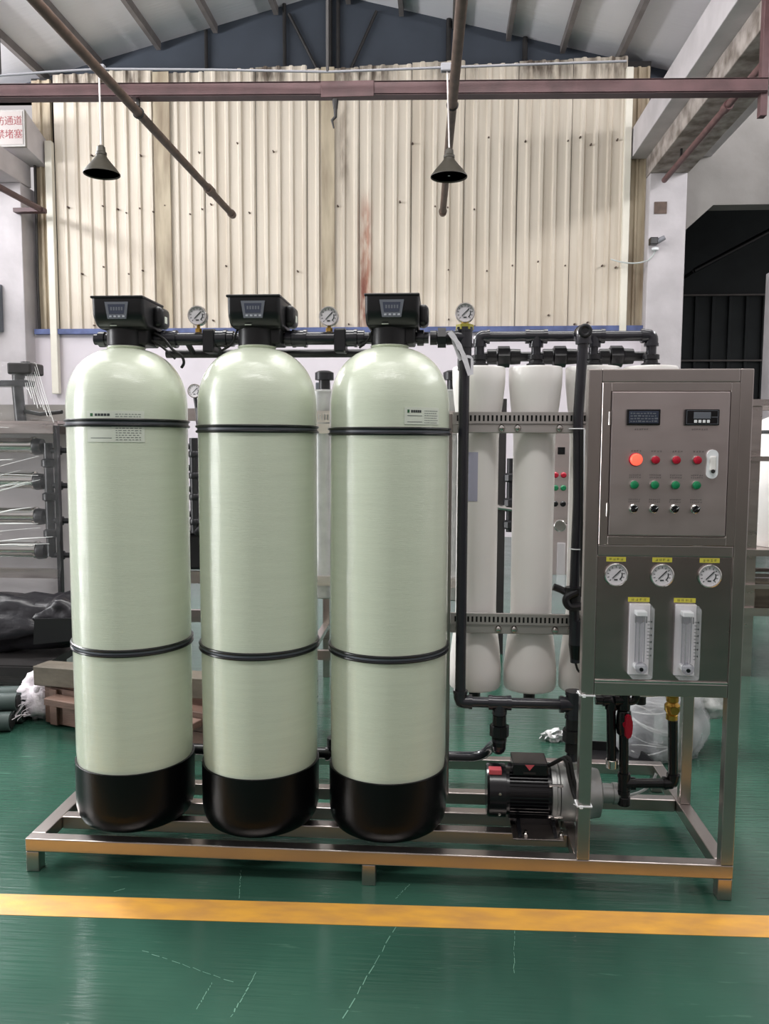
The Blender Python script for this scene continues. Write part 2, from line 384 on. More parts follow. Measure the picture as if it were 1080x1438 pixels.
# back wall: masonry below, corrugated sheets above
wall = struct(B().box(-6.6, 4.95, WY, WY+0.25, 0, 3.15), 'wall_back', 'lowwall')
def sheet(x0, x1, z0, z1, y=WY, m='sheet', parent=wall, per=0.198):
    n = max(1, round((x1-x0)/per)); pw = (x1-x0)/n; pr = []
    for i in range(n):
        s = x0+i*pw
        pr += [(s, y), (s+pw*0.58, y-0.004), (s+pw*0.70, y-0.034), (s+pw*0.90, y-0.034)]
    pr.append((x1, y))
    b = B(); F = [[b.bm.verts.new((px, py, z)) for px, py in pr] for z in (z0, z1)]; K = [[b.bm.verts.new((px, py+0.008, z)) for px, py in pr] for z in (z0, z1)]
    for i in range(len(pr)-1):
        b.bm.faces.new((F[0][i], F[0][i+1], F[1][i+1], F[1][i])); b.bm.faces.new((K[0][i+1], K[0][i], K[1][i], K[1][i+1]))
        for j in (0, 1): b.bm.faces.new((F[j][i], K[j][i], K[j][i+1], F[j][i+1]))
    return b.build('wall_panel', m, parent, sharp=0.3)
xs = np.linspace(-4.62, 4.07, 12)
for i in range(11):
    sheet(xs[i]+0.004, xs[i+1]-0.004, 3.21, 7.06+0.03*math.sin(i*2.1), y=WY-0.02-0.008*(i % 2))
sheet(-4.98, -4.66, 3.2, 7.0, y=WY+0.02, m='sheet_dirty', per=0.16); sheet(4.14, 4.40, 3.2, 6.95, y=WY+0.02, m='sheet_dirty', per=0.13)
B().box(-5.0, 4.42, WY+0.06, WY+0.14, 3.15, 7.05).build('sheet_backing', 'gunmetal', wall)
for x0, x1 in ((-3.03, -2.78), (-0.45, -0.25)):
    B().box(x0, x1, WY-0.075, WY-0.06, 3.2, 7.04, 0.003).build('cover_strip', 'sheet_dirty', wall)
b = B(); random.seed(5)
for i in range(46):
    x = -4.6+0.19*i; 
    for z in (3.3, 4.1, 5.0, 5.9):
        if random.random() < 0.34:
            x_ = x+random.uniform(-.03, .03); z_ = z+random.uniform(-.08, .08)
            b.cyl((x_, WY-0.02, z_), (x_, WY-0.085, z_), 0.015, 0.011, 6)
b.build('screw', 'rustpipe', wall, kind='stuff')
struct(B().box(-5.0, 4.42, WY-0.1, WY+0.02, 3.13, 3.21, 0.004), 'trim_2', 'blue')
struct(B().box(-4.73, -4.62, WY-0.13, WY-0.03, 2.2, 6.05, 0.01), 'trim_3', 'trimwhite')
struct(B().box(4.03, 4.13, WY-0.13, WY-0.03, 3.1, 6.9, 0.01), 'trim_4', 'trimwhite')
# gable and roof
def roof_z(x): return 8.32-0.25*abs(x+0.4)
gab = struct(B().prism([(-6.4, 6.9), (6.4, 6.6), (6.4, roof_z(6.4)), (-0.4, 8.32), (-6.4, roof_z(-6.4))], WY+0.35, WY+0.42, 'XZ'), 'wall_gable', 'gable')
for p, q, r in (((-1.07, 7.0), (-1.07, 8.15), .03), ((-0.38, 7.0), (-0.38, 8.3), .05), ((-0.24, 7.0), (-0.24, 8.27), .03), ((-1.0, 8.0), (-0.5, 7.05), .025), ((0.35, 8.0), (-0.1, 7.05), .025),
                ((1.45, 7.0), (1.45, 7.85), .04), ((-2.3, 7.0), (-2.3, 7.8), .03), ((2.6, 7.0), (2.6, 7.55), .04)):
    B().cyl((p[0], WY+0.3, p[1]), (q[0], WY+0.3, q[1]), r, None, 8).build('truss_member', 'gunmetal', gab)
roof = struct(B().prism([(-7.2, roof_z(-7.2)), (-0.4, 8.32), (7.4, roof_z(7.4)), (7.4, roof_z(7.4)+.08), (-0.4, 8.40), (-7.2, roof_z(-7.2)+.08)], -3.5, WY+0.4, 'XZ'), 'ceiling', 'roof', sharp=0.1)
for x in (2.35+np.arange(-3, 5)*0.81).tolist()+[-4.85, -4.0, -3.05, -2.15, -1.2]:
    if abs(x+0.4) < 0.3: continue
    z = roof_z(x); B().box(x-0.035, x+0.035, -3.4, WY+0.3, z-0.13, z-0.005).build('purlin', 'purlin', roof)
# right concrete eaves beam, column, lintel with haunch, dark bay
struct(B().box(4.15, 5.3, -4, WY, 5.64, 6.06, 0.01), 'eaves_beam', 'conc')
struct(B().box(4.37, 4.93, -4, WY-0.02, 5.36, 5.64, 0.01), 'eaves_beam', 'conc_dirty')
colm = struct(B().box(4.38, 4.91, WY-0.25, WY+0.2, 0, 5.36, 0.012), 'column', 'conc')
B().box(4.45, 4.63, WY-0.262, WY-0.249, 4.78, 4.95, 0.003).build('rusty_plate', 'rustpipe', colm)
struct(B().prism([(4.91, 3.9), (4.91, 6.6), (9, 6.6), (9, 4.95), (5.35, 4.95), (4.91, 4.55)], WY-0.05, WY+0.25, 'XZ'), 'wall_right', 'lintel')
struct(B().box(6.24, 6.8, WY-0.25, WY+0.2, 0, 4.0, 0.01), 'column', 'conc')
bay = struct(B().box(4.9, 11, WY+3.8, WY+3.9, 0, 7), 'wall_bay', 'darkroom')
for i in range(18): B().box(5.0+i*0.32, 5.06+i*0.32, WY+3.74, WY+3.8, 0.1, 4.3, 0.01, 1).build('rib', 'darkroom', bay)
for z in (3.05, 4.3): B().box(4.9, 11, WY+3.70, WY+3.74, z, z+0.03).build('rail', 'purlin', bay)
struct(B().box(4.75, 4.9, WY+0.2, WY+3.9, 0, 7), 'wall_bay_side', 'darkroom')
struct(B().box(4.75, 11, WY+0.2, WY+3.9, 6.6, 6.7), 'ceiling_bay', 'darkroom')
t = thing('sloping_brace', 'dark sloping pipe brace inside the unlit bay behind the white column', 'pipe', (6, WY+2.6, 0))
B().cyl((5.9, WY+2.6, 4.55), (7.6, WY+2.6, 5.45), 0.045).build('pipe', 'black', t)
B().cyl((5.9, WY+2.6, 4.55), (5.9, WY+3.7, 4.55), 0.03).build('stub', 'black', t)
# left eaves beam stub, lower block, column
struct(B().prism([(9.4, 5.78), (WY, 5.70), (WY, 6.10), (9.4, 6.30)], -7.5, -4.76, 'YZ'), 'eaves_beam', 'conc')
struct(B().box(-7.5, -5.02, 9.05, WY, 5.38, 5.72, 0.01), 'eaves_beam', 'conc')
struct(B().box(-7.5, -5.04, WY-0.3, WY+0.2, 0, 5.38, 0.012), 'column', 'conc')
struct(B().box(-9.2, -9.0, 1.5, WY+0.2, 0, 6.2), 'wall_left', 'lowwall')
p = at(36, 155, 1, 9.38); q = at(36, 207, 1, 9.38)
sg = thing('fire_lane_sign', 'grey framed sign with red Chinese characters on the end of the left concrete beam', 'sign', (p.x-0.5, 9.38, q.z))
B().box(p.x-0.72, p.x, 9.34, 9.40, q.z, p.z, 0.006).build('sign_frame', 'signframe', sg)
B().box(p.x-0.68, p.x-0.03, 9.333, 9.341, q.z+0.03, p.z-0.03).build('sign_face', 'signface', sg)
zc = (p.z+q.z)/2
for row, s_ in ((zc+0.095, '消防通道'), (zc-0.095, '严禁堵塞')):
    for k, ch in enumerate(s_): text('sign_character', ch, 0.14, 'signred', sg, (p.x-0.10-(3-k)*0.137, 9.332, row))
# ------------------------------------------------------------------ overhead steel
BY = 5.05
t = thing('crossbeam', 'long maroon painted steel beam spanning the hall beneath the roof', 'beam', (0, BY, 4.7))
za = at(0, 131, 1, BY).z; zb = at(1075, 123, 1, BY).z; xa = -6.6; xb = at(1075, 123, 1, BY).x
def beam_z(x): k = (x-at(0, 131, 1, BY).x)/(xb-at(0, 131, 1, BY).x); return za+(zb-za)*k
b = B()
for dz, hh, dy in ((0.055, 0.012, 0.06), (-0.055, 0.012, 0.06), (0, 0.11, 0.012)):
    b.prism([(xa, beam_z(xa)+dz-hh/2), (xb, zb+dz-hh/2), (xb, zb+dz+hh/2), (xa, beam_z(xa)+dz+hh/2)], BY-dy, BY+dy, 'XZ')
b.prism([(xa, beam_z(xa)-.058), (xb, zb-.058), (xb, zb+.058), (xa, beam_z(xa)+.058)], BY-0.06, BY-0.052, 'XZ')
b.build('channel', 'brown', t)
c0 = at(489, 130, 1, BY); B().box(c0.x-0.24, c0.x+0.24, BY-0.075, BY-0.05, c0.z-0.066, c0.z+0.072, 0.004).build('splice_plate', 'brown', t)
h = at(472, 140, 1, BY); b = B(); b.cyl((h.x, BY-.05, h.z-0.02), (h.x, BY-.05, h.z-0.1), 0.03, 0.02, 10); b.tube([(h.x, BY-.05, h.z-.08), (h.x, BY-.05, h.z-.17), (h.x-.03, BY-.05, h.z-.2), (h.x-.02, BY-.05, h.z-.27)], [0.014]*16, 0.02, 8) if False else b.sweep([(h.x, BY-.05, h.z-.08), (h.x, BY-.05, h.z-.17), (h.x-.03, BY-.05, h.z-.2), (h.x-.015, BY-.05, h.z-.27)], [.018, .016, .014, .006], 8)
b.build('hook', 'gunmetal', t)
p = at(1062, 60, 1, BY); q = at(1050, 165, 1, BY); B().box(xb-0.05, xb+0.01, BY-0.04, BY+0.04, zb-.25, 5.355, 0.004).build('hanger_bracket', 'brown', t)
PZ = 4.49
def ceil_pipe(u0, u1, v1, label, coll):
    e = at(u1, v1, 2, PZ); s = at(u0, 130, 2, PZ); d = (e-s); st = e-d*((e.y+3.0)/d.y)
    o = thing('overhead_pipe', label, 'pipe', (e.x, e.y, PZ), 'overhead pipes under the crossbeam')
    B().cyl(st, e, 0.042, None, 14).build('pipe', 'rustpipe', o)
    dn = d.normalized(); B().cyl(e-dn*0.02, e+dn*0.07, 0.055, 0.05, 12).build('end_cap', 'rustpipe', o)
    if coll:
        c = e-d*0.27; B().cyl(c-dn*0.08, c+dn*0.08, 0.058, None, 12).build('coupling', 'rustpipe', o)
    m_ = st+d*((BY-st.y)/d.y); B().torus((m_.x, BY-0.0, PZ), 0.047, 0.008, 20, 6, 'Y').build('clamp', 'gunmetal', o)
    B().box(m_.x-0.012, m_.x+0.012, BY-0.02, BY+0.02, PZ+0.056, beam_z(m_.x)-0.062).build('hanger', 'gunmetal', o)
ceil_pipe(168, 325, 300, 'long brown pipe ending in a cap above the left tank, with a coupling', True)
ceil_pipe(637, 622, 297, 'long brown pipe ending in a cap just beneath the right hanging lamp', False)
t = thing('red_pipe', 'dull red pipe slung under the right concrete beam beside the dark bay', 'pipe', (4.62, 9.5, 5.2))
e = at(933, 253, 1, 9.6); B().cyl(e, (e.x, -3, e.z), 0.04, None, 12).build('pipe', 'redpipe', t)
B().cyl((e.x, 7.0, e.z), (e.x, 7.14, e.z), 0.055, None, 12).build('coupling', 'redpipe', t)
for y in (8.8, 4.6): B().box(e.x-0.012, e.x+0.012, y-0.02, y+0.02, e.z+0.03, 5.37).build('hanger', 'gunmetal', t)
# lamp conduit and two pendant lamps
LY = 4.86
t = thing('lamp_conduit', 'thin pale grey conduit running across the hall feeding both hanging lamps', 'conduit', (0, LY, 5.0))
cp = [at(u, v, 1, LY) for u, v in ((-160, 102), (0, 106), (70, 101), (140, 97), (300, 98), (460, 101), (620, 95), (760, 90), (880, 86))]
B().sweep(cp, 0.011, 8).build('conduit', 'conduit', t)
for u, v in ((140, 97), (627, 95)):
    c = at(u, v, 1, LY); B().box(c.x-0.05, c.x+0.05, LY-0.03, LY+0.03, c.z-0.035, c.z+0.035, 0.01).build('junction_box', 'conduit', t)
B().cyl(cp[5], cp[5]+Vector((0, 0, 2.4)), 0.014, None, 8).build('drop_rod', 'gunmetal', t)
B().cyl(cp[1], cp[1]+Vector((0, 0, 1.6)), 0.014, None, 8).build('drop_rod', 'gunmetal', t)
def lamp(u, vt, vb, half, u0, v0, label):
    c = at(u, vb, 1, LY); top = at(u, vt, 1, LY); j = at(u0, v0, 1, LY); R_ = half/F_PX*(LY-CAM.y)
    o = thing('pendant_lamp', label, 'lamp', (c.x, LY, c.z), 'hanging lamps')
    H = top.z-c.z
    B().lathe([(R_*.96, .012), (R_, 0), (R_*1.0, .008), (R_*.80, H*.22), (R_*.52, H*.44), (R_*.33, H*.60), (R_*.27, H*.70), (R_*.26, H*.68), (R_*.47, H*.43), (R_*.76, H*.20), (R_*.96, .012)], (c.x, LY, c.z)).build('shade', 'shade', o)
    B().lathe([(R_*.30, H*.70), (R_*.30, H*.78), (R_*.24, H*.82), (R_*.22, H*.98), (R_*.12, H*1.04)], (c.x, LY, c.z), seg=20).build('socket', 'shade', o)
    B().lathe([(R_*.2, H*.5), (R_*.24, H*.3), (R_*.14, H*.1), (.01, H*.05)], (c.x, LY, c.z), seg=16).build('bulb', 'dial', o)
    B().sweep([Vector((c.x, LY, c.z+H)), Vector((c.x*.5+j.x*.5, LY, (c.z+H+j.z)/2)), j], 0.008, 6).build('cord', 'cord', o)
lamp(143, 206, 245, 25, 139, 97, 'olive enamel lamp hanging on a white cord above the left tank')
lamp(630.5, 210, 249, 25, 628, 95, 'olive enamel lamp hanging in front of an overhead pipe, right of centre')
# wall-mounted odds and ends
c = at(916, 341, 1, WY-0.28)
t = thing('security_camera', 'small black and white security camera on the white column', 'camera', (c.x, WY-0.26, c.z))
B().box(c.x-0.06, c.x+0.05, WY-0.42, WY-0.30, c.z-0.05, c.z+0.05, 0.01).build('housing', 'lens', t)
B().cyl((c.x+.05, WY-.36, c.z), (c.x+.15, WY-.38, c.z+.05), .04, .035, 12).build('lens_hood', 'conduit', t)
B().lathe([(.05, 0), (.05, .03), (.02, .05)], (c.x+.04, WY-.30, c.z-.11), seg=16).build('mount', 'tie', t)
cps = [(c.x+.06, WY-.27, c.z-.1), (c.x-.02, WY-.27, c.z-.24), (c.x-.2, WY-.27, c.z-.29), (c.x-.4, WY-.24, c.z-.27), (c.x-.56, WY-.15, c.z-.2)]
B().sweep(fillet(cps, .1), 0.011, 6).build('cable', 'cable_grey', t)
t = thing('wall_bracket', 'short brown pipe arm bracketed to the left white column', 'bracket', (-5, WY-.4, 4.9))
p = at(57, 294, 1, WY-.38); q = at(-30, 247, 1, 8.0); B().cyl(p, q, 0.045, None, 10).build('arm', 'brown', t)
r_ = at(20, 293, 1, WY-.38); B().box(r_.x, p.x+.06, WY-.42, WY-.3, p.z-.04, p.z+.02).build('plate', 'brown', t)
t = thing('column_cable', 'thin dark cable running down beside the left white column', 'cable', (-5, WY-.1, 3.2))
B().sweep([at(49, 232, 1, WY-.05), at(51, 300, 1, WY-.05), at(53, 400, 1, WY-.05), at(56, 466, 1, WY-.05)], 0.022, 8).build('cable', 'gunmetal', t)
c = at(0, 433, 1, WY-.33); t = thing('fuse_box', 'grey box on the left white column at the edge', 'box', (c.x, WY-.3, c.z))
B().box(c.x-.4, c.x+.035, WY-.42, WY-.3, c.z-.36, c.z+.36, .01).build('box_body', 'bezel', t)
B().box(c.x-.38, c.x+.015, WY-.432, WY-.419, c.z-.34, c.z+.34, .004).build('door', 'bezel', t)
# ------------------------------------------------------------------ the skid
W, D, ZF = 2.3292, 0.8486, 0.1167
sk = thing('skid_frame', 'stainless steel skid frame on short legs carrying the whole water treatment set', 'frame', (W/2, D/2, 0))
def bar(name, x0, x1, y0, y1, z0, z1, m='rail_steel', par=None): return B().box(x0, x1, y0, y1, z0, z1, 0.003).build(name, m, par or sk)
bar('front_rail', 0, W, 0, .045, ZF-.045, ZF); bar('rear_rail', 0, W, D-.045, D, ZF-.045, ZF)
bar('side_rail', 0, .05, .0455, D-.0455, ZF-.045, ZF); bar('side_rail', W-.045, W, .0455, D-.0455, ZF-.045, ZF)
for y, x1 in ((.165, 1.835), (.305, 1.835), (.47, W-.046)): bar('cross_rail', .051, x1, y, y+.045, ZF-.045, ZF)
bar('cross_rail', 1.836, 1.876, .046, D-.046, ZF-.046, ZF-.001)
for x in (.0, 1.143, W-.045):
    for y in (0.002, D-.047): bar('leg', x, x+.045, y, y+.045, 0.0, ZF-.046)
bar('upright', 1.838, 1.878, 0, .04, ZF, 1.68); bar('upright', W-.04, W, 0, .04, ZF, 1.68)
bar('upright', W-.04, W, .44, .48, ZF, 1.68); bar('upright', 1.395, 1.43, .405, .44, ZF, 1.56); 
bar('top_rail', 1.8785, W-.0405, 0, .04, 1.64, 1.68); bar('panel_rail', 1.8785, W-.0405, 0, .04, 1.105, 1.14); bar('panel_rail', 1.8785, W-.0405, 0, .04, .662, .705)
for z in (.70, 1.64): bar('side_tie', W-.04, W, .041, .439, z, z+.035)
# bars that clamp the white vessels, with a slotted strip over each
def slotted(y, x0, x1, z0, z1, m_='steel'):
    b = B(); pitch = .0155; n = int((x1-x0-.02)/pitch); zl, zh = z0+(z1-z0)*.2, z1-(z1-z0)*.28
    b.box(x0, x1, y-.003, y, z0, zl); b.box(x0, x1, y-.003, y, zh, z1); b.box(x0, x1, y, y+.012, z1-.003, z1)
    for i in range(n+1):
        xa_ = x0 if i == 0 else x0+.01+(i-.5)*pitch+.0035
        xb_ = x1 if i == n else x0+.01+(i+.5)*pitch-.0035
        b.box(xa_, xb_, y-.003, y, zl, zh)
    return b
for z in (1.489, .757):
    bar('clamp_bar', 1.4305, 2.289, .402, .432, z, z+.034, 'galv')
    slotted(.40, 1.4305, 2.289, z+.0345, z+.075).build('slotted_strip', 'galv', sk, sharp=.3)
    B().box(1.44, 2.28, .403, .411, z+.036, z+.072).build('slot_shade_strip', 'rubber', sk)  # dark strip added to stand in for the shadow inside the slots
    for x in (1.46, 1.605, 1.662, 1.81, 1.866, 2.02, 2.07):
        B().lathe([(.013, 0), (.013, -.005), (.009, -.012), (.004, -.014)], (x, .4025, z+.018), 'Y', 14).build('bolt', 'chrome', sk)
# ------------------------------------------------------------------ three filter tanks
R_T, YT = .203, .2284
def tank(x, label, lab=None, strap_z=1.494):
    o = thing('filter_tank', label, 'tank', (x, YT, ZF), 'filter tanks')
    prof = [(.150, ZF+.03), (.185, ZF+.08), (.199, .34), (R_T-.002, .37), (R_T, .9), (R_T-.0005, 1.56)]
    for i in range(1, 15):
        s = math.sin(i/14*math.asin((1.770-1.56)/.2155)); prof.append((R_T*(1-s**2.35)**(1/2.35), 1.56+.2155*s))
    prof += [(.066, 1.776), (.062, 1.779)]
    B().lathe(prof, (x, YT, 0), seg=72).build('body', 'frp', o)
    B().lathe([(.150, ZF), (.172, ZF+.003), (.188, ZF+.014), (.199, ZF+.034), (.205, ZF+.058), (.206, ZF+.08), (.2065, .335), (.2035, .337), (.2, .335)], (x, YT, 0), seg=64).build('base', 'boot', o)
    for z, tl in ((strap_z, 0.0), (.752, 0.0)):
        b = B().torus((x, YT, z+.0085), R_T+.0025, .0048, 72, 8).torus((x, YT, z-.0085), R_T+.0025, .0048, 72, 8)
        b.build('strap', 'strap', o)
        B().lathe([(R_T-.002, z-.007), (R_T+.0015, z-.007), (R_T+.0015, z+.007), (R_T-.002, z+.007)], (x, YT, 0), seg=64).build('strap_web', 'bezel', o)
    if lab:
        a0, a1, z0, z1 = lab; a0, a1 = math.radians(a0), math.radians(a1)
        l = B().patch((x, YT), R_T, a0, a1, z0, z1).build('label', 'label', o)
        k = a1-a0
        B().patch((x, YT), R_T+.0012, a0+k*.07, a0+k*.12, z1-.018, z1-.008, .0006, 2).build('logo', 'green_ink', l)
        b = B(); random.seed(int(x*100))
        for j in range(5): b.patch((x, YT), R_T+.0012, a0+k*(.16+.055*j), a0+k*(.205+.055*j), z1-.017, z1-.009, .0006, 1)
        b.build('brand_lettering', 'ink', l, kind='stuff')
        b = B(); zz = z1-.010
        while zz > z0+.006:
            s_ = .52
            while s_ < .92:
                q = random.uniform(.02, .06); b.patch((x, YT), R_T+.0012, a0+k*s_, a0+k*min(.95, s_+q), zz-.0022, zz, .0005, 1); s_ += q+.02
            zz -= .0075
        for zz_ in (z0+(z1-z0)*.48, z0+(z1-z0)*.12):
            b.patch((x, YT), R_T+.0012, a0+k*.07, a0+k*.45, zz_, zz_+.0022, .0005, 3)
        b.build('printed_lines', 'pale_ink', l, kind='stuff')
    return o
TX = (.3012, .759, 1.2135)
tank(TX[0], 'pale green filter tank furthest left, its white label crossed by the upper strap', (-17, 36, 1.452, 1.553), 1.515)
tank(TX[1], 'pale green filter tank with no label, standing between the two others', None, 1.497)
tank(TX[2], 'pale green filter tank beside the white vessels, label just above its upper strap', (17, 55, 1.512, 1.566), 1.490)
def valve(x, label):
    cx_ = x+.012; o = thing('control_valve', label, 'valve', (x, YT, 1.779), 'control valves on the tanks')
    B().lathe([(.063, 1.780), (.063, 1.85), (.058, 1.855)], (x, YT, 0), seg=32).build('neck', 'black', o)
    B().box(x-.03, x+.085, YT-.03, YT+.09, 1.784, 1.852, .006).build('valve_body', 'black', o)
    for s in (-1, 1):
        B().lathe([(.020, 0), (.020, .045), (.027, .046), (.027, .068), (.019, .07), (.019, .085)] if s > 0 else [(.020, 0), (.020, -.045), (.027, -.046), (.027, -.068), (.019, -.07), (.019, -.085)],
                  (x+s*.045, YT+.045, 1.811), 'X', 20).build('port', 'pvc', o)
    yf = YT-.105; yb = YT+.095
    prof = [(yf, 1.926), (yf+.003, 1.868), (yf+.030, 1.838), (yf+.05, 1.832), (yb-.01, 1.832), (yb, 1.845), (yb, 1.926)]
    b = B().prism(prof, cx_-.088, cx_+.088, 'YZ'); bm = b.bm
    low = [e for e in bm.edges if min(v.co.z for v in e.verts) < 1.9]
    bmesh.ops.bevel(bm, geom=low, offset=.016, segments=4, affect='EDGES', profile=.5)
    b.build('housing', 'black', o, sharp=.8)
    B().box(cx_-.090, cx_+.090, yf-.003, yb+.002, 1.9265, 1.935, .003).build('lid', 'black', o)
    B().lathe([(.034, 0), (.034, .006), (.030, .010), (.012, .011)], (cx_+.03, YT+.02, 1.935), seg=28).build('lid_cap', 'gloss_black', o)
    B().box(cx_+.080, cx_+.118, YT-.005, YT+.085, 1.846, 1.918, .018, 4).build('motor_cover', 'black', o)
    B().box(cx_+.1175, cx_+.119, YT+.02, YT+.045, 1.862, 1.885, .0004).build('rating_sticker', 'label', o)
    y0 = yf-.0035; 
    bz = B().prism([(cx_-.040, 1.914), (cx_+.040, 1.914), (cx_+.031, 1.859), (cx_-.031, 1.859)], y0-.001, y0+.006, 'XZ').build('screen_bezel', 'bezel', o)
    B().prism([(cx_-.029, 1.906), (cx_+.029, 1.906), (cx_+.025, 1.875), (cx_-.025, 1.875)], y0-.0018, y0, 'XZ').build('display', 'screen', bz)
    for k in range(4): B().box(cx_-.024+k*.0145, cx_-.016+k*.0145, y0-.0026, y0, 1.863, 1.869, .001).build('button', 'button', bz)
    b = B()
    for k in range(5): b.box(cx_-.020+k*.009, cx_-.0145+k*.009, y0-.0022, y0-.0017, 1.886, 1.897)
    b.build('display_digits', 'bezel', bz, kind='stuff')
    B().box(cx_-.034, cx_-.012, yf+.022, yf+.026, 1.8395, 1.8425, rot=None).build('white_tag', 'label', o)
    return o
valve(TX[0], 'black control valve on the furthest left tank, nothing but wall to its left')
valve(TX[1], 'black control valve between two gauges, on the unlabelled tank')
valve(TX[2], 'black control valve on the tank beside the white vessels')
# ------------------------------------------------------------------ PVC pipework
YM = .28
def pipe_(o, pts, r=.019, rad=.03, m='pvc', name='pipe'): return B().tube(pts, r, rad, 16).build(name, m, o)
def collar(o, p, d, r=.026, l=.05, name='coupling', m='pvc', rim=True):
    p = Vector(p); d = Vector(d).normalized(); b = B()
    if rim: b.sweep([p-d*l/2, p-d*l*.3, p-d*l*.3, p+d*l*.3, p+d*l*.3, p+d*l/2], [r, r, r*.92, r*.92, r, r], 20)
    else: b.sweep([p-d*l/2, p-d*l*.45, p+d*l*.45, p+d*l/2], [r*.93, r, r, r*.93], 20)
    return b.build(name, m, o)
def elbow(o, p, a, c, r=.026, l=.045, m='pvc'):
    p = Vector(p); a, c = Vector(a).normalized(), Vector(c).normalized()
    b = B().sweep(fillet([p+a*l, p, p+c*l], l*.75, 8), r, 16)
    for q in (a, c): b.sweep([p+q*l*.75, p+q*l*1.05], [r*1.1, r*1.1], 16)
    return b.build('elbow', m, o)
def tee(o, p, d, s, r=.026, l=.04, m='pvc'):
    p = Vector(p); d = Vector(d).normalized(); s = Vector(s).normalized()
    b = B().sweep([p-d*l, p+d*l], r, 16).sweep([p, p+s*l], r, 16)
    for q in (p-d*l, p+d*l, p+s*l):
        n = (q-p).normalized(); b.sweep([q-n*.010, q+n*.004], r*1.1, 16)
    return b.build('tee', m, o)
def union(o, p, d, r=.034, l=.06, m='pvc2'):
    p = Vector(p); d = Vector(d).normalized(); b = B()
    b.sweep([p-d*l, p-d*l*.45, p-d*l*.4, p-d*l*.4], [r*.72, r*.72, r*.8, r*.8], 16); b.sweep([p-d*l*.35, p+d*l*.35], r, 8); b.sweep([p+d*l*.4, p+d*l], [r*.74, r*.7], 16)
    return b.build('union', m, o)
fm = thing('feed_manifold', 'dark grey pipe manifold running behind the three control valves', 'pipe', (.9, YM+.06, 1.811))
ZM = 1.811; YV = YT+.045+.0
X_, Z_ = Vector((1, 0, 0)), Vector((0, 0, 1)); Y_ = Vector((0, 1, 0))
for x0, x1 in ((TX[0]+.135, TX[1]-.135), (TX[1]+.135, TX[2]-.135)):
    pipe_(fm, [(x0, YV, ZM), (x1, YV, ZM)], .022)
    xm = (x0+x1)/2
    collar(fm, (x0+.005, YV, ZM), X_, .031, .05); collar(fm, (x1-.005, YV, ZM), X_, .031, .05)
    collar(fm, (xm+.055, YV, ZM), X_, .034, .035, 'union', 'pvc2', False)
    B().box(xm+.035, xm+.075, YV-.036, YV+.036, ZM-.05, ZM+.03, .006).build('pipe_clip', 'pvc2', fm)
pipe_(fm, [(TX[2]+.135, YV, ZM), (1.43, YV, ZM)], .022); union(fm, (TX[2]+.175, YV, ZM), X_, .034, .04)
pipe_(fm, [(TX[0]+.10, YV+.075, 1.768), (TX[2]-.02, YV+.075, 1.768)], .0145, .03, 'pvc2', 'drain_pipe')
for x in (TX[0]+.2, .60, 1.05): 
    B().cyl((x, YV+.075, 1.768), (x, YV, 1.80), .010, None, 10).build('drain_branch', 'pvc2', fm)
# the riser, its bottom run and the drop to the pump
rs = thing('riser_pipe', 'tall dark grey riser pipe beside the right tank, turning below the vessels to the pump', 'pipe', (1.468, YV, .54))
ZB = .540; XR = 1.466
pipe_(rs, [(XR, YV, 1.79), (XR, YV, ZB), (1.862, YV, ZB)], .0185, .001)
tee(rs, (XR, YV, ZM), Z_, -X_, .0255, .030); elbow(rs, (XR, YV, ZB), Z_, X_, .0235, .04)
B().cyl((XR, YV, ZM+.0), (XR, YV, 1.70), .0245, .0235).build('sleeve', 'pvc', rs)
tee(rs, (1.605, YV, ZB), X_, -Z_, .024, .036); tee(rs, (1.862, YV, ZB), -Z_, -X_, .027, .045)
pipe_(rs, [(1.862, YV, ZB), (1.862, YV, .335)], .021)
union(rs, (1.862, YV, .43), Z_, .036, .06)
pipe_(rs, [(1.605, YV, ZB), (1.605, YV, .372), (1.60, .44, .33), (1.56, .49, .255), (1.30, .49, .25)], .019, .05)
union(rs, (1.605, YV, .44), Z_, .034, .055, 'gloss_black'); elbow(rs, (1.605, YV, .375), Z_, (0, 1, -.26), .024, .034)
B().lathe([(.0285, 0), (.0300, .001), (.0300, .018), (.024, .020)], (XR, YV, ZM+.025), seg=6).build('brass_bushing', 'oldbrass', rs)
bmn = thing('bottom_manifold', 'black pipe low behind the three tanks, with tees in the gaps', 'pipe', (.6, .49, .3))
pipe_(bmn, [(.30, .49, .25), (1.30, .49, .25)], .022, .03, 'gloss_black')
for x in (.53, .985, 1.27): collar(bmn, (x, .49, .25), X_, .030, .06, 'coupling', 'gloss_black')
for x in (.53, .985): B().cyl((x, .49, .255), (x, .49, .315), .026).build('tee_branch', 'gloss_black', bmn)
for x in (.40, .90): B().cyl((x, .49, .235), (x, .49, ZF+.0), .014, None, 10).build('stand', 'steel', bmn)
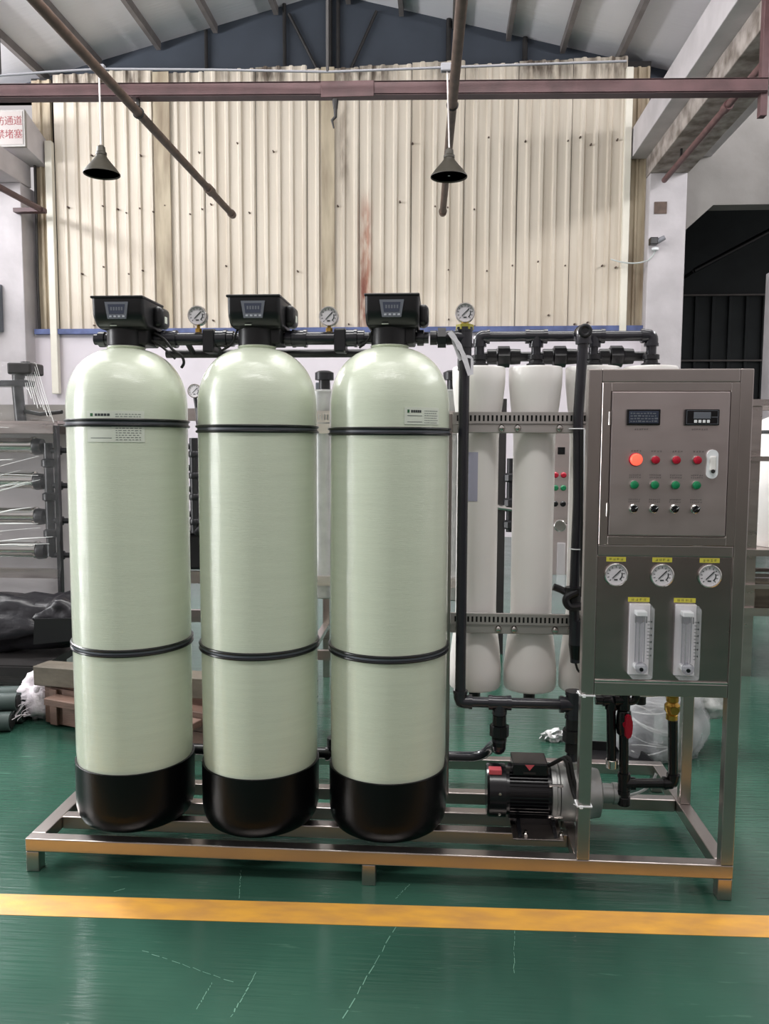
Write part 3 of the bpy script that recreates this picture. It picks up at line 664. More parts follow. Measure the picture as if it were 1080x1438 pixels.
# ------------------------------------------------------------------ pressure gauges
def gauge(o, c, r, part=False, par=None):
    """round dial facing the viewer; c is the middle of the dial face"""
    x, y, z = c
    prefix = par if part else o
    b = B().lathe([(r*.9, .026), (r, .022), (r, -.002), (r*.97, -.006), (r*.88, -.006), (r*.87, .002), (r*.2, .003)], (x, y, z), 'Y', 40)
    case = b.build('case', 'chrome', prefix)
    B().lathe([(r*.875, .0035), (r*.875, .0005)], (x, y, z), 'Y', 40).build('dial', 'dial', case if not part else prefix)
    return case
def dial_marks(c, r, par):
    x, y, z = c; b = B()
    for k in range(11):
        a = math.radians(225-27*k); d = Vector((math.cos(a), 0, math.sin(a))); t = Vector((-d.z, 0, d.x)); p = Vector((x, y-.0003, z))
        v = [p+d*r*.62+t*r*.025, p+d*r*.62-t*r*.025, p+d*r*.78-t*r*.025, p+d*r*.78+t*r*.025]
        b.prism([(q.x, q.z) for q in v], y-.0006, y, 'XZ')
    b.prism([(x-r*.16, z-r*.52), (x+r*.16, z-r*.52), (x+r*.16, z-r*.40), (x-r*.16, z-r*.40)], y-.0006, y, 'XZ')
    for k in range(6):      # the dark arc at the end of the scale
        a0, a1 = math.radians(20-k*12), math.radians(20-(k+1)*12)
        b.prism([(x+r*q*math.cos(a), z+r*q*math.sin(a)) for q, a in ((.50, a0), (.60, a0), (.60, a1), (.50, a1))], y-.0006, y, 'XZ')
    b.build('scale_marks', 'ink', par, kind='stuff')
    a = math.radians(45); d = Vector((math.cos(a), 0, math.sin(a))); t = Vector((-d.z, 0, d.x)); p = Vector((x, 0, z))
    v = [p-d*r*.45+t*r*.03, p-d*r*.45-t*r*.03, p+d*r*.55-t*r*.05, p+d*r*.6, p+d*r*.55+t*r*.05]
    B().prism([(q.x, q.z) for q in v], y-.0022, y-.0012, 'XZ').build('needle', 'ink', par)
def stem_gauge(x, z, zbase, label):
    y = YV-.012
    o = thing('pressure_gauge', label, 'gauge', (x, YV, zbase), 'pressure gauges along the feed pipe')
    c = gauge(o, (x, y, z), .0335); dial_marks((x, y, z), .0335, o)
    B().lathe([(.006, zbase+.012), (.006, z-.030)], (x, YV, 0), seg=14).build('stem', 'brass', o)
    B().lathe([(.012, zbase), (.012, zbase+.012), (.008, zbase+.014)], (x, YV, 0), seg=6).build('hex_nut', 'brass', o)
for u, v, zb_, lb in ((277, 443, ZM+.0225, 'round pressure gauge on the feed pipe between the left and middle tanks'), (461.5, 444, ZM+.0225, 'round pressure gauge on the feed pipe between the middle and right tanks'),
                      (654, 439, ZM+.0452, 'round pressure gauge on a yellow bushing atop the tall riser pipe')):
    c = at(u, v, 1, YV-.012); stem_gauge(XR if u > 600 else c.x, c.z, zb_, lb)
# white tape hanging off the riser tee
t = thing('plastic_tape', 'white plastic tape looped over the riser pipe and hanging down', 'tape', (1.45, YV-.03, 1.8))
def ribbon(pts, wd, th, name):
    b = B(); pts = fillet(pts, .04, 5); vs = []
    for i, p in enumerate(pts):
        d = (pts[min(i+1, len(pts)-1)]-pts[max(i-1, 0)]).normalized(); s = d.cross(Y_).normalized(); k = wd/2*(1+.15*math.sin(i*1.3))
        vs.append([b.bm.verts.new(p+s*k+Vector((0, q, 0))) for q in (0, th)]+[b.bm.verts.new(p-s*k+Vector((0, q, 0))) for q in (th, 0)])
    for A, C in zip(vs, vs[1:]):
        for k in range(4): b.bm.faces.new((A[k], A[(k+1) % 4], C[(k+1) % 4], C[k]))
    b.bm.faces.new(vs[0]); b.bm.faces.new(list(reversed(vs[-1]))); return b.build(name, 'tape', t)
yq = YV-.036
ribbon([at(631, 466, 1, yq), at(641, 478, 1, yq), at(651, 498, 1, yq), at(660, 527, 1, yq)], .016, .004, 'loop_front')
ribbon([at(634, 468, 1, yq+.012), at(640, 490, 1, yq+.012), at(647, 506, 1, yq+.012)], .010, .003, 'loop_back')
ribbon([at(655, 500, 1, yq+.006), at(663, 502, 1, yq+.006), at(663, 526, 1, yq+.006)], .008, .003, 'tail')
# ------------------------------------------------------------------ white membrane vessels
YVS = .515
VX = (1.527, 1.735, 1.943, 2.151)
vl = ('white membrane vessel beside the tall riser pipe, lilac label on its side', 'white membrane vessel standing clear, second from the riser pipe',
      'white membrane vessel half hidden behind the control cabinet edge', 'white membrane vessel behind the control cabinet, only its top showing')
for i, x in enumerate(VX):
    o = thing('membrane_vessel', vl[i], 'vessel', (x, YVS, .53), 'white membrane vessels')
    B().lathe([(.07, .525), (.094, .527), (.099, .535), (.099, .60), (.092, .68), (.081, .77), (.077, .82), (.077, 1.46), (.081, 1.53), (.090, 1.60), (.097, 1.67), (.098, 1.725), (.094, 1.732), (.04, 1.734)],
              (x, YVS, 0), seg=56).build('shell', 'white', o)
    B().lathe([(.034, 1.734), (.034, 1.745), (.026, 1.747), (.024, 1.758)], (x, YVS, 0), seg=24).build('top_cap', 'pvc2', o)
    B().lathe([(.022, .472), (.022, .50), (.026, .502), (.026, .526)], (x, YVS, 0), seg=20).build('bottom_fitting', 'pvc2', o)
    B().cyl((x, YVS, .472), (x, YVS, ZF-.0+ .0), .013, None, 10).build('drain_stub', 'pvc2', o) if False else None
    if i in (0, 2): B().patch((x, YVS), .077, *((math.radians(-42), math.radians(-2)) if i == 0 else (math.radians(-48), math.radians(-14))), 1.24, 1.42).build('label', 'lilac', o)
mm = thing('membrane_manifold', 'dark grey pipe manifold joining the tops of the white vessels', 'pipe', (1.84, YVS, 1.845))
ZT = 1.845
pipe_(mm, [(VX[0], YVS, 1.762), (VX[0], YVS, ZT), (VX[3], YVS, ZT), (VX[3], YVS, 1.762)], .0185, .001)
elbow(mm, (VX[0], YVS, ZT), X_, -Z_, .024, .036); elbow(mm, (VX[3], YVS, ZT), -X_, -Z_, .024, .036)
for x in VX[1:3]: tee(mm, (x, YVS, ZT), X_, -Z_, .024, .036); pipe_(mm, [(x, YVS, ZT), (x, YVS, 1.762)], .0175)
for x in VX: collar(mm, (x, YVS, 1.768), Z_, .030, .018, 'socket', 'pvc2', False)
pipe_(mm, [(VX[0], YVS+.055, 1.777), (VX[3], YVS+.055, 1.777)], .018, .03, 'pvc2')
for k in range(3): 
    x = (VX[k]+VX[k+1])/2-.01; union(mm, (x, YVS+.055, 1.777), X_, .040, .062)
for x in VX: B().cyl((x, YVS+.055, 1.777), (x, YVS, 1.777), .018, None, 14).build('branch', 'pvc2', mm)
# permeate pipe that drops in front of the vessels beside the cabinet
YP = .375
pm = thing('permeate_pipe', 'dark grey pipe dropping beside the control cabinet from a round valve', 'pipe', (1.88, YP, .9))
u0 = at(820, 466, 1, YP); u1 = at(812, 585, 1, YP); u2 = at(806, 845, 1, YP); u3 = at(808, 905, 1, YP); u4 = at(808, 930, 1, YP)
pipe_(pm, [u0, u1, at(812, 700, 1, YP), u2, u4], .0185, .02)
elbow(pm, u0, Y_, -Z_, .026, .04); pipe_(pm, [u0, (u0.x, YVS-.026, u0.z)], .022)
B().torus((u0.x, YP-.026, u0.z), .017, .008, 24, 10, 'Y').build('valve_wheel', 'pvc2', pm)
B().cyl((u0.x, YP-.03, u0.z), (u0.x, YP+.03, u0.z), .02).build('valve_stem', 'pvc2', pm)
tq = at(805, 838, 1, YP); collar(pm, tq, Z_, .030, .07, 'tee', 'pvc2')
B().sweep(fillet([tq+Vector((.01, -.02, .02)), tq+Vector((-.035, -.03, 0)), tq+Vector((-.02, -.03, -.035)), tq+Vector((.03, -.02, -.03))], .03), .014, 10).build('handle', 'pvc2', pm)
B().cyl(u3, u4, .024, .017).build('probe_nut', 'gloss_black', pm); B().cyl(u3+Vector((0, 0, .09)), u3, .024, .024).build('probe_holder', 'pvc', pm)
B().sweep(fillet([u4, u4+Vector((.008, -.01, -.03)), u4+Vector((.03, -.01, -.04)), u4+Vector((.045, -.01, -.01))], .02), .004, 8).build('probe_lead', 'rubber', pm)
q0 = at(777, 824, 1, YP+.02); B().tube([tq, q0+Vector((.03, 0, -.01)), q0], .013, .02, 10).build('side_branch', 'pvc2', pm)
t = thing('white_cable', 'white and black cables tied along the pipe beside the control cabinet', 'cable', (1.875, YP-.04, 1.2))
for du, m_, r_ in ((4, 'tie', .004), (0, 'rubber', .005)):
    B().sweep([at(817+du, v, 1, YP-.035) for v in (603, 640, 690, 740, 790, 838)], r_, 8).build('strand', m_, t)
for v in (602, 772): p = at(812, v, 1, YP-.03); B().torus((p.x, YP-.0, p.z), .026, .0022, 24, 6).build('cable_tie', 'tie', t)
# ------------------------------------------------------------------ control cabinet
cc = thing('control_cabinet', 'stainless control cabinet door with red lamps, green lamps and black switches', 'cabinet', (2.084, 0, 1.14))
x0, x1, z0, z1 = 1.8795, 2.288, 1.141, 1.639
B().box(x0, x1, .012, .10, z0, z1, .002).build('cabinet_box', 'steel_panel', cc)
b = B(); k = .026
for q in ((x0, x0+k, z0, z1), (x1-k, x1, z0, z1), (x0+k, x1-k, z0, z0+k), (x0+k, x1-k, z1-k, z1)): b.box(q[0], q[1], -.004, .011, q[2], q[3], .0012, 1)
b.build('cabinet_rim', 'rail_steel', cc)
dr = B().box(1.9085, 2.2595, -.006, .009, 1.171, 1.611, .002).build('cabinet_door', 'steel_panel', cc)
ins = (1.9085, 2.2595, 1.171, 1.611)
def lamp_button(x, z, m_, r, name):
    B().lathe([(r*1.12, .0), (r*1.12, -.004), (r*1.02, -.007)], (x, -.006, z), 'Y', 24).build(name+'_collar', 'chrome' if m_ != 'red_lit' else 'red', dr)
    B().lathe([(r, -.004), (r, -.012), (r*.8, -.017), (r*.3, -.019)], (x, -.006, z), 'Y', 24).build(name, m_, dr)
random.seed(11)
def print_row(x, z, wd, rows=1, m_='ink', par=dr, y=-.0061, h=.0055):
    """rows of small printed characters, each made of a few strokes"""
    b = B()
    for r_ in range(rows):
        n = int(wd/(h*1.25)); xs_ = x-wd/2
        for i in range(n):
            cx_ = xs_+(i+.5)*wd/n; zz = z-r_*h*1.5; q = h*.42
            for s in range(4):
                if random.random() < .5: b.box(cx_-q, cx_+q, y-.0004, y, zz+(s-1.5)*h*.26-h*.04, zz+(s-1.5)*h*.26+h*.04)
                else: xx = cx_+(s-1.5)*h*.24; b.box(xx-h*.04, xx+h*.04, y-.0004, y, zz-q, zz+q)
    return b.build('printed_caption', m_, par, kind='stuff')
BX = (1.981, 2.042, 2.104, 2.1665)
for i, x in enumerate(BX):
    if i == 0: lamp_button(1.984, 1.405, 'red_lit', .0185, 'red_lamp')
    else: lamp_button(x, 1.404, 'red', .0125, 'red_lamp')
    lamp_button(x, 1.328, 'green', .0125, 'green_lamp')
    B().lathe([(.0135, 0), (.0135, -.004), (.011, -.006)], (x, -.006, 1.2545), 'Y', 24).build('switch_collar', 'chrome', dr)
    B().lathe([(.011, -.004), (.011, -.014), (.009, -.016)], (x, -.006, 1.2545), 'Y', 20).build('selector_switch', 'gloss_black', dr)
    b = B().box(x-.0032, x+.0032, -.030, -.020, 1.2545-.0115, 1.2545+.0115, .001, 1, ((x, -.025, 1.2545), math.radians(50), 'Y')); b.build('switch_lever', 'gloss_black', dr)
    b = B().box(x-.0008, x+.0008, -.0306, -.0298, 1.2545+.002, 1.2545+.0105, 0, 1, ((x, -.025, 1.2545), math.radians(50), 'Y')); b.build('lever_mark', 'tie', dr)
    print_row(x+.004, 1.430 if i else 1.431, .034, 1); print_row(x+.002, 1.3575, .036, 2, h=.0048); print_row(x+.002, 1.2825, .036, 2, h=.0048)
m1 = B().box(1.952, 2.052, -.016, -.006, 1.5095, 1.5575, .002).build('conductivity_meter', 'gloss_black', dr)
m2 = B().box(2.1245, 2.2265, -.016, -.006, 1.5095, 1.5575, .002).build('digital_meter', 'gloss_black', dr)
B().box(1.958, 2.046, -.0175, -.0155, 1.515, 1.552, .0008).build('meter_window', 'screen', dr)
b = B(); random.seed(4)
for r_ in range(4):
    xx = 1.962
    while xx < 2.038:
        q = random.uniform(.003, .010); b.box(xx, xx+q, -.0182, -.0174, 1.519+r_*.008, 1.522+r_*.008+random.uniform(0, .002)); xx += q+.003
b.build('meter_print', 'bezel', dr, kind='stuff')
B().box(2.150, 2.200, -.0178, -.0158, 1.529, 1.549, .0006).build('meter_window', 'bezel', dr)
for k in range(4): B().box(2.1515+k*.0125, 2.1600+k*.0125, -.019, -.0158, 1.5165, 1.5255, .001).build('meter_key', 'tie', dr)
b = B(); b.box(2.129, 2.222, -.0166, -.0158, 1.513, 1.514); b.box(2.129, 2.222, -.0166, -.0158, 1.553, 1.554); b.box(2.129, 2.130, -.0166, -.0158, 1.514, 1.553); b.box(2.221, 2.222, -.0166, -.0158, 1.514, 1.553)
b.box(2.203, 2.222, -.0166, -.0158, 1.533, 1.535); b.build('meter_outline', 'bezel', dr)
print_row(1.998, 1.497, .045); print_row(2.172, 1.497, .05)
hx = 2.212; prof = []
for k in range(13): a = math.radians(180-15*k); prof.append((hx+.0165*math.cos(a), 1.4195+.0165*math.sin(a)))
for k in range(13): a = math.radians(0-15*k); prof.append((hx+.0165*math.cos(a), 1.3645+.0165*math.sin(a)))
B().prism(prof, -.013, -.006, 'XZ').build('lock_plate', 'tie', dr)
B().box(hx-.0095, hx+.0095, -.019, -.012, 1.372, 1.417, .004).build('lock_lever', 'white', dr)
B().lathe([(.006, 0), (.006, -.002), (.003, -.0025)], (hx, -.0185, 1.3705), 'Y', 18).build('keyhole', 'gunmetal', dr)
for z in (1.25, 1.53): B().cyl((1.9035, -.003, z-.02), (1.9035, -.003, z+.02), .004, None, 10).build('hinge', 'chrome', cc)
# ------------------------------------------------------------------ instrument panel
ip = thing('instrument_panel', 'stainless instrument panel with three small gauges and two clear flow meters', 'panel', (2.084, 0, .7))
B().box(1.8795, 2.288, .004, .012, .706, 1.104, .001).build('panel_plate', 'steel_plate', ip)
B().box(1.8795, 2.288, -.003, .0035, .7055, .712, .001).build('panel_lip', 'chrome', ip)
for x in (1.936, 2.0765, 2.220):
    g = B().lathe([(.032, .02), (.0355, .015), (.0375, -.001), (.036, -.008), (.033, -.010), (.0325, -.002), (.01, -.001)], (x, .004, 1.047), 'Y', 40).build('pressure_gauge', 'chrome', ip)
    B().lathe([(.0324, -.001), (.0324, -.004)], (x, .004, 1.047), 'Y', 40).build('dial', 'dial', g)
    dial_marks((x, -.0002, 1.047), .0345, g)
    l = B().box(x-.030, x+.030, .0025, .004, 1.0875, 1.1025, .0005).build('gauge_label', 'yellow_label', ip); print_row(x, 1.095, .046, 1, 'ink', l, .0025, .008)
for x0, x1 in ((1.979, 2.045), (2.119, 2.185)):
    xm = (x0+x1)/2
    fb = B().prism([(x0+.006, .730), (x1-.006, .730), (x1, .736), (x1, .950), (x1-.008, .960), (x0+.008, .960), (x0, .950), (x0, .736)], -.048, .004, 'XZ').build('flow_meter', 'clear', ip, sharp=.2)
    B().box(x0+.002, x1-.002, -.006, .0035, .733, .957, .001).build('backing', 'dial', fb)
    B().cyl((xm-.004, -.024, .775), (xm-.004, -.024, .925), .0105, .014, 18).build('metering_tube', 'tube_glass', fb)
    B().lathe([(.004, .900), (.0125, .906), (.0125, .920), (.003, .928)], (xm-.004, -.024, 0), seg=16).build('float', 'gloss_black', fb)
    B().cyl((xm-.004, -.024, .77), (xm-.004, -.024, .925), .002, None, 8).build('guide_rod', 'chrome', fb)
    for sx_ in (-.0175, .0095): B().cyl((xm+sx_, -.030, .78), (xm+sx_, -.030, .925), .0016, None, 6).build('tube_edge', 'bezel', fb)
    for z in (.765, .932): B().box(xm-.018, xm+.014, -.040, -.006, z-.007, z+.007, .002).build('end_block', 'tie', fb)
    B().lathe([(.013, .0), (.018, -.002), (.018, -.014), (.014, -.017), (.005, -.018)], (xm-.004, -.048, .768), 'Y', 20).build('needle_knob', 'tube_glass', fb)
    B().lathe([(.006, 0), (.006, -.004)], (xm-.006, -.0655, .766), 'Y', 14).build('knob_centre', 'gloss_black', fb)
    b = B()
    for k in range(12):
        z = .795+k*.0105; b.box(xm+.013, xm+(.022 if k % 2 else .019), -.0486, -.048, z, z+.0016)
        if k % 2: b.box(xm+.0235, xm+.0265, -.0486, -.048, z-.002, z+.003)
    b.build('scale_marks', 'ink', fb, kind='stuff')
    for sx_ in (-.021, .012): B().cyl((xm+sx_, -.04, .905), (xm+sx_, -.04, .925), .0022, None, 8).build('stop_pin', 'ink', fb)
    l = B().box(xm-.036, xm+.030, .0022, .0038, .962, .976, .0004).build('meter_label', 'yellow_label', ip); print_row(xm-.003, .969, .05, 1, 'ink', l, .0022, .0085)
# ------------------------------------------------------------------ concentrate pipework under the panel
YC = .25
cp_ = thing('concentrate_pipe', 'black pipe loop under the instrument panel with a red valve handle and brass valve', 'pipe', (2.1, YC, .5))
def A(u, v): return at(u, v, 1, YC)
p1, p2, p3 = A(876, 972), A(876, 1100), A(876, 1128)
pipe_(cp_, [p1, p3], .0165, .02, 'gloss_black'); 
pipe_(cp_, [p2, A(945, 1100), A(945, 1012)], .0165, .001, 'gloss_black'); elbow(cp_, A(945, 1100), -X_, Z_, .0205, .032, 'gloss_black'); tee(cp_, p2, Z_, X_, .0205, .034, 'gloss_black')
collar(cp_, p3+Vector((0, 0, .01)), Z_, .022, .03, 'end_cap', 'gloss_black', False)
pipe_(cp_, [A(836, 983), A(858, 983), A(859, 1078)], .0165, .001, 'gloss_black'); elbow(cp_, A(859, 983), -X_, -Z_, .0205, .03, 'gloss_black'); tee(cp_, A(876, 983), Z_, -X_, .0205, .028, 'gloss_black')
collar(cp_, A(859, 1072), Z_, .021, .03, 'union', 'chrome', False)
vb = A(876, 1014); B().lathe([(.018, -.045), (.023, -.04), (.026, -.02), (.026, .02), (.023, .04), (.018, .045)], vb, seg=24).build('ball_valve', 'gloss_black', cp_)
hd = B(); hd.prism([(-.010, -.038), (.006, -.042), (.012, -.02), (.014, 0), (.012, .02), (.006, .042), (-.010, .038), (-.012, 0)], -.012, .012, 'XZ')
bmesh.ops.bevel(hd.bm, geom=hd.bm.edges[:], offset=.004, segments=2, affect='EDGES'); bmesh.ops.translate(hd.bm, verts=hd.bm.verts[:], vec=vb+Vector((.006, -.042, 0))); hd.build('valve_handle', 'red', cp_)
B().cyl(vb, vb+Vector((.0, -.032, 0)), .010).build('valve_spindle', 'red', cp_)
br = A(944, 994); B().lathe([(.016, -.042), (.020, -.040), (.020, -.024), (.017, -.022), (.026, -.008), (.026, .010), (.017, .022), (.021, .024), (.021, .040), (.015, .042)], br, seg=24).build('brass_valve', 'brass', cp_)
B().lathe([(.010, 0), (.012, -.028), (.015, -.03), (.015, -.036)], br, 'Y', 8).build('brass_plug', 'brass', cp_)
B().lathe([(.018, .042), (.018, .062), (.022, .064), (.022, .095)], br, seg=8).build('brass_nipple', 'oldbrass', cp_)
for u in (876, 893): B().cyl(A(u, 975), A(u, 955), .012, None, 14).build('panel_tail', 'gloss_black', cp_)
B().tube([A(876, 985), A(893, 985), A(893, 955)], .014, .02, 12).build('side_bend', 'gloss_black', cp_)
t = thing('drain_hose', 'thin white hose trailing from the black pipe loop to the frame', 'hose', (2.1, .27, .2))
B().sweep(fillet([A(880, 1124)+Vector((0, .03, 0)), A(905, 1117)+Vector((0, .03, 0)), A(922, 1108)+Vector((0, .05, 0)), A(928, 1096)+Vector((0, .06, 0))], .04), .005, 8).build('hose', 'cable_grey', t)
# ------------------------------------------------------------------ pump
YQ = YM-.005; ZQ = .222
pu = thing('booster_pump', 'black finned motor with stainless pump head on the skid beside the right tank', 'pump', (1.78, YQ, ZF))
B().lathe([(.075, 1.625), (.0835, 1.626), (.0835, 1.785), (.075, 1.786)], (0, YQ, ZQ), 'X', 48).build('motor_body', 'gloss_black', pu)
b = B()
for k in range(44):
    a = 2*PI*k/44; d = Vector((0, math.cos(a), math.sin(a))); 
    if math.sin(a) > .93: continue
    p = Vector((1.705, YQ, ZQ))+d*.088; t_ = Vector((0, -d.z, d.y)); q = [p+d*.006+t_*.0018, p+d*.006-t_*.0018, p-d*.006-t_*.0018, p-d*.006+t_*.0018]
    b.prism([(v.y, v.z) for v in q], 1.640, 1.772, 'YZ')
b.build('cooling_fins', 'gloss_black', pu, kind='stuff')
B().lathe([(.05, 1.560), (.086, 1.562), (.092, 1.570), (.092, 1.628), (.088, 1.629)], (0, YQ, ZQ), 'X', 48).build('fan_cover', 'gloss_black', pu)
for z in (.245, .165): B().lathe([(.0045, 0), (.0045, -.003), (.002, -.004)], (1.605, YQ-math.sqrt(.092**2-(z-ZQ)**2)+.001, z), 'Y', 12).build('cover_screw', 'chrome', pu)
B().box(1.568, 1.612, YQ-.055, YQ-.02, ZQ+.076, ZQ+.094, .002).build('fan_sticker', 'pinkred', pu)
B().box(1.650, 1.772, YQ-.055, YQ+.055, ZQ+.074, ZQ+.120, .005).build('terminal_box', 'gloss_black', pu)
tb = B().prism([(1.692, .338), (1.724, .338), (1.708, .318)], YQ-.0562, YQ-.055, 'XZ').build('warning_triangle', 'pinkred', pu)
B().box(1.687, 1.729, YQ-.0558, YQ-.055, .305, .312).build('box_strip', 'gunmetal', pu)
B().lathe([(.06, 1.784), (.100, 1.785), (.100, 1.800), (.095, 1.803), (.095, 1.812), (.06, 1.813)], (0, YQ, ZQ), 'X', 48).build('flange', 'cast', pu)
for a in (35, 145, 215, 325):
    d = Vector((0, -math.cos(math.radians(a)), math.sin(math.radians(a)))); p = Vector((1.785, YQ, ZQ))+d*.096; B().cyl(p-X_*.012, p+X_*.035, .006, None, 8).build('flange_bolt', 'chrome', pu)
B().lathe([(.07, 1.812), (.098, 1.815), (.099, 1.90), (.094, 1.915), (.088, 1.925), (.082, 1.955), (.05, 1.965), (.034, 1.967), (.033, 2.005), (.037, 2.006), (.037, 2.022), (.03, 2.023)], (0, YQ, ZQ), 'X', 48).build('pump_head', 'cast', pu)
B().lathe([(.030, .30), (.030, .338), (.027, .34)], (1.862, YV, 0), seg=24).build('outlet_neck', 'cast', pu)
B().lathe([(.034, 2.023), (.036, 2.024), (.036, 2.030), (.026, 2.031)], (0, YQ, ZQ), 'X', 24).build('inlet_union', 'chrome', pu)
B().prism([(1.66, ZF+.002), (1.80, ZF+.002), (1.785, ZQ-.07), (1.675, ZQ-.07)], YQ-.05, YQ+.05, 'XZ').build('foot_saddle', 'gloss_black', pu)
B().box(1.645, 1.815, YQ-.16, YQ+.10, ZF+.0005, ZF+.006, .001).build('mounting_plate', 'steel', pu)
for x in (1.67, 1.79):
    b = B().prism([(YQ-.15, ZF+.0065), (YQ-.05, ZF+.0065), (YQ-.04, ZQ-.07), (YQ-.06, ZQ-.07)], x-.006, x+.006, 'YZ'); b.build('foot', 'gloss_black', pu)
    B().lathe([(.010, ZF+.006), (.010, ZF+.012), (.006, ZF+.014), (.006, ZF+.022)], (x+.02, YQ-.13, 0), seg=6).build('foot_bolt', 'chrome', pu)
t = thing('motor_cable', 'black twin cable curving from the motor box down to the cabinet post', 'cable', (1.8, .2, .3))
for k in (0, 1):
    o_ = Vector((.012*k, 0, .006*k)); B().sweep(fillet([Vector((1.772, YQ-.03, .325))+o_, at(795, 1062, 1, .19)+o_, at(799, 1090, 1, .17)+o_, at(806, 1118, 1, .15)+o_, at(815, 1135, 1, .06)+o_], .04), .0065, 8).build('strand', 'rubber', t)
t = thing('cable_tie', 'white cable tie around the cabinet post at pump height', 'cable tie', (1.858, 0, .28), 'white ties on the cabinet post')
c_ = at(824, 1133, 1, -.002)
def tie(o, z):
    b = B()
    for q in ((1.8335, 1.8375, -.0045, .0445), (1.8785, 1.8825, -.0045, .0445), (1.8375, 1.8785, -.0045, -.0005), (1.8375, 1.8785, .0405, .0445)): b.box(q[0], q[1], q[2], q[3], z-.002, z+.002)
    b.build('loop', 'tie', o); B().box(1.842, 1.852, -.010, -.004, z-.005, z+.005, .001).build('head', 'tie', o); B().cyl((1.842, -.006, z), (1.822, -.012, z+.012), .002, .0015, 6).build('tail', 'tie', o)
tie(t, c_.z); t.location.z = 0; [setattr(c, 'location', (0, 0, .28)) for c in t.children]
t2 = thing('cable_tie', 'white cable tie around the cabinet post just below the instrument panel', 'cable tie', (1.858, 0, 0), 'white ties on the cabinet post'); tie(t2, at(824, 977, 1, -.002).z)
# loose leads between the tank heads
t = thing('valve_cable', 'black leads drooping beside the left control valve and tank shoulder', 'cable', (.45, .3, 1.8))
B().sweep(fillet([(TX[0]+.09, YT+.02, 1.83), at(230, 475, 1, .24), at(243, 492, 1, .20), at(256, 500, 1, .20), at(259, 510, 1, .2), at(255, 516, 1, .21)], .03), .005, 8).build('lead', 'rubber', t)
B().sweep(fillet([(TX[0]+.09, YT+.0, 1.80), at(222, 483, 1, .22), at(236, 494, 1, .20), at(246, 504, 1, .20)], .03), .004, 8).build('lead', 'rubber', t)
t = thing('valve_cable', 'black lead dropping from the middle control valve to the feed pipe', 'cable', (.7, .3, 1.8))
B().sweep(fillet([(TX[1]-.06, YT-.02, 1.84), at(331, 470, 1, .2), at(326, 484, 1, .22), at(312, 492, 1, .25)], .03), .004, 8).build('lead', 'rubber', t)
t = thing('valve_cable', 'black lead dropping from the right control valve to the feed pipe', 'cable', (1.15, .3, 1.8))
B().sweep(fillet([(TX[2]-.06, YT-.02, 1.84), at(523, 464, 1, .2), at(516, 480, 1, .22), at(505, 488, 1, .25)], .03), .004, 8).build('lead', 'rubber', t)
# ------------------------------------------------------------------ machines standing behind
YB = 2.6
rk = thing('vessel_rack', 'steel rack of horizontal membrane vessels wrapped in stretch film behind the left tank', 'rack', (-1.6, YB, 0))
XL = -3.0; XE = at(48, 700, 1, YB).x
for v in (626, 675, 724, 772):
    z = at(40, v, 1, YB).z
    B().lathe([(.052, XL), (.052, XE)], (0, YB, z), 'X', 28).build('vessel', 'chrome', rk)
    B().lathe([(.050, XE), (.060, XE+.004), (.060, XE+.018), (.050, XE+.022)], (0, YB, z), 'X', 28).build('end_clamp', 'chrome', rk)
    xm_ = at(72, 700, 1, YB).x
    B().lathe([(.052, XE+.022), (.056, XE+.03), (.050, XE+.075), (.022, XE+.085), (.022, xm_)], (0, YB-.01, z-.005), 'X', 24).build('end_cap', 'pvc2', rk)
    B().cyl((xm_, YB-.02, z-.03), (xm_+.14, YB-.02, z-.03), .018, None, 14).build('side_port', 'pvc2', rk)
    B().lathe([(.018, xm_+.045), (.030, xm_+.05), (.030, xm_+.085), (.018, xm_+.09)], (0, YB-.02, z-.03), 'X', 10).build('port_union', 'pvc2', rk)
zt, zb_ = at(40, 622, 1, YB).z, at(40, 780, 1, YB).z
B().cyl((xm_, YB-.02, zt), (xm_, YB-.02, zb_), .030, None, 18).build('manifold', 'pvc2', rk)
for v in (650, 697, 748):
    z = at(40, v, 1, YB).z; B().lathe([(.03, -.03), (.046, -.02), (.046, .02), (.03, .03)], (xm_, YB-.02, z), seg=12).build('manifold_union', 'pvc2', rk)
zf_ = at(40, 598, 1, YB).z
xr = at(94, 700, 1, YB).x
for x in (XL, -1.95, xr):
    for y in (YB-.12, YB+.5): B().box(x-(.010 if x == xr else .022), x+(.012 if x == xr else .022), y-.022, y+.022, .0, zf_).build('post', 'black' if x == xr else 'steel', rk)
for y in (YB-.12, YB+.5):
    for z in (zf_-.02, .60, .30, .07): B().box(XL, xr, y-.022, y+.022, z-.03, z+.03).build('cross_bar', 'steel', rk)
B().box(XL, xr, YB-.1, YB+.48, zf_+.012, zf_+.03).build('top_shelf', 'steel', rk)
B().box(XL, xr-.01, YB+.05, YB+.08, zf_+.03, zf_+.14).build('back_panel', 'lintel', rk)
B().box(XL+.1, xr-.05, YB+.3, YB+.32, .25, zf_-.05, .002).build('rear_sheet', 'conc', rk)
p = at(36, 518, 1, YB)
va = thing('control_valve', 'dark valve head under stretch film atop the rack at the edge', 'valve', (p.x, YB, 1.5))
B().box(p.x-.085, p.x+.075, YB-.08, YB+.1, p.z-.04, p.z+.035, .012).build('housing', 'gunmetal', va)
B().lathe([(.03, p.z+.035), (.03, p.z+.045)], (p.x, YB, 0), seg=20).build('lid_cap', 'gloss_black', va)
B().box(p.x-.36, p.x+.035, YB-.05, YB+.05, p.z-.115, p.z-.075, .006).build('pipe_stub', 'pvc2', va)
B().cyl((p.x-.05, YB, p.z-.075), (p.x-.05, YB, p.z-.03), .04).build('neck', 'pvc2', va)
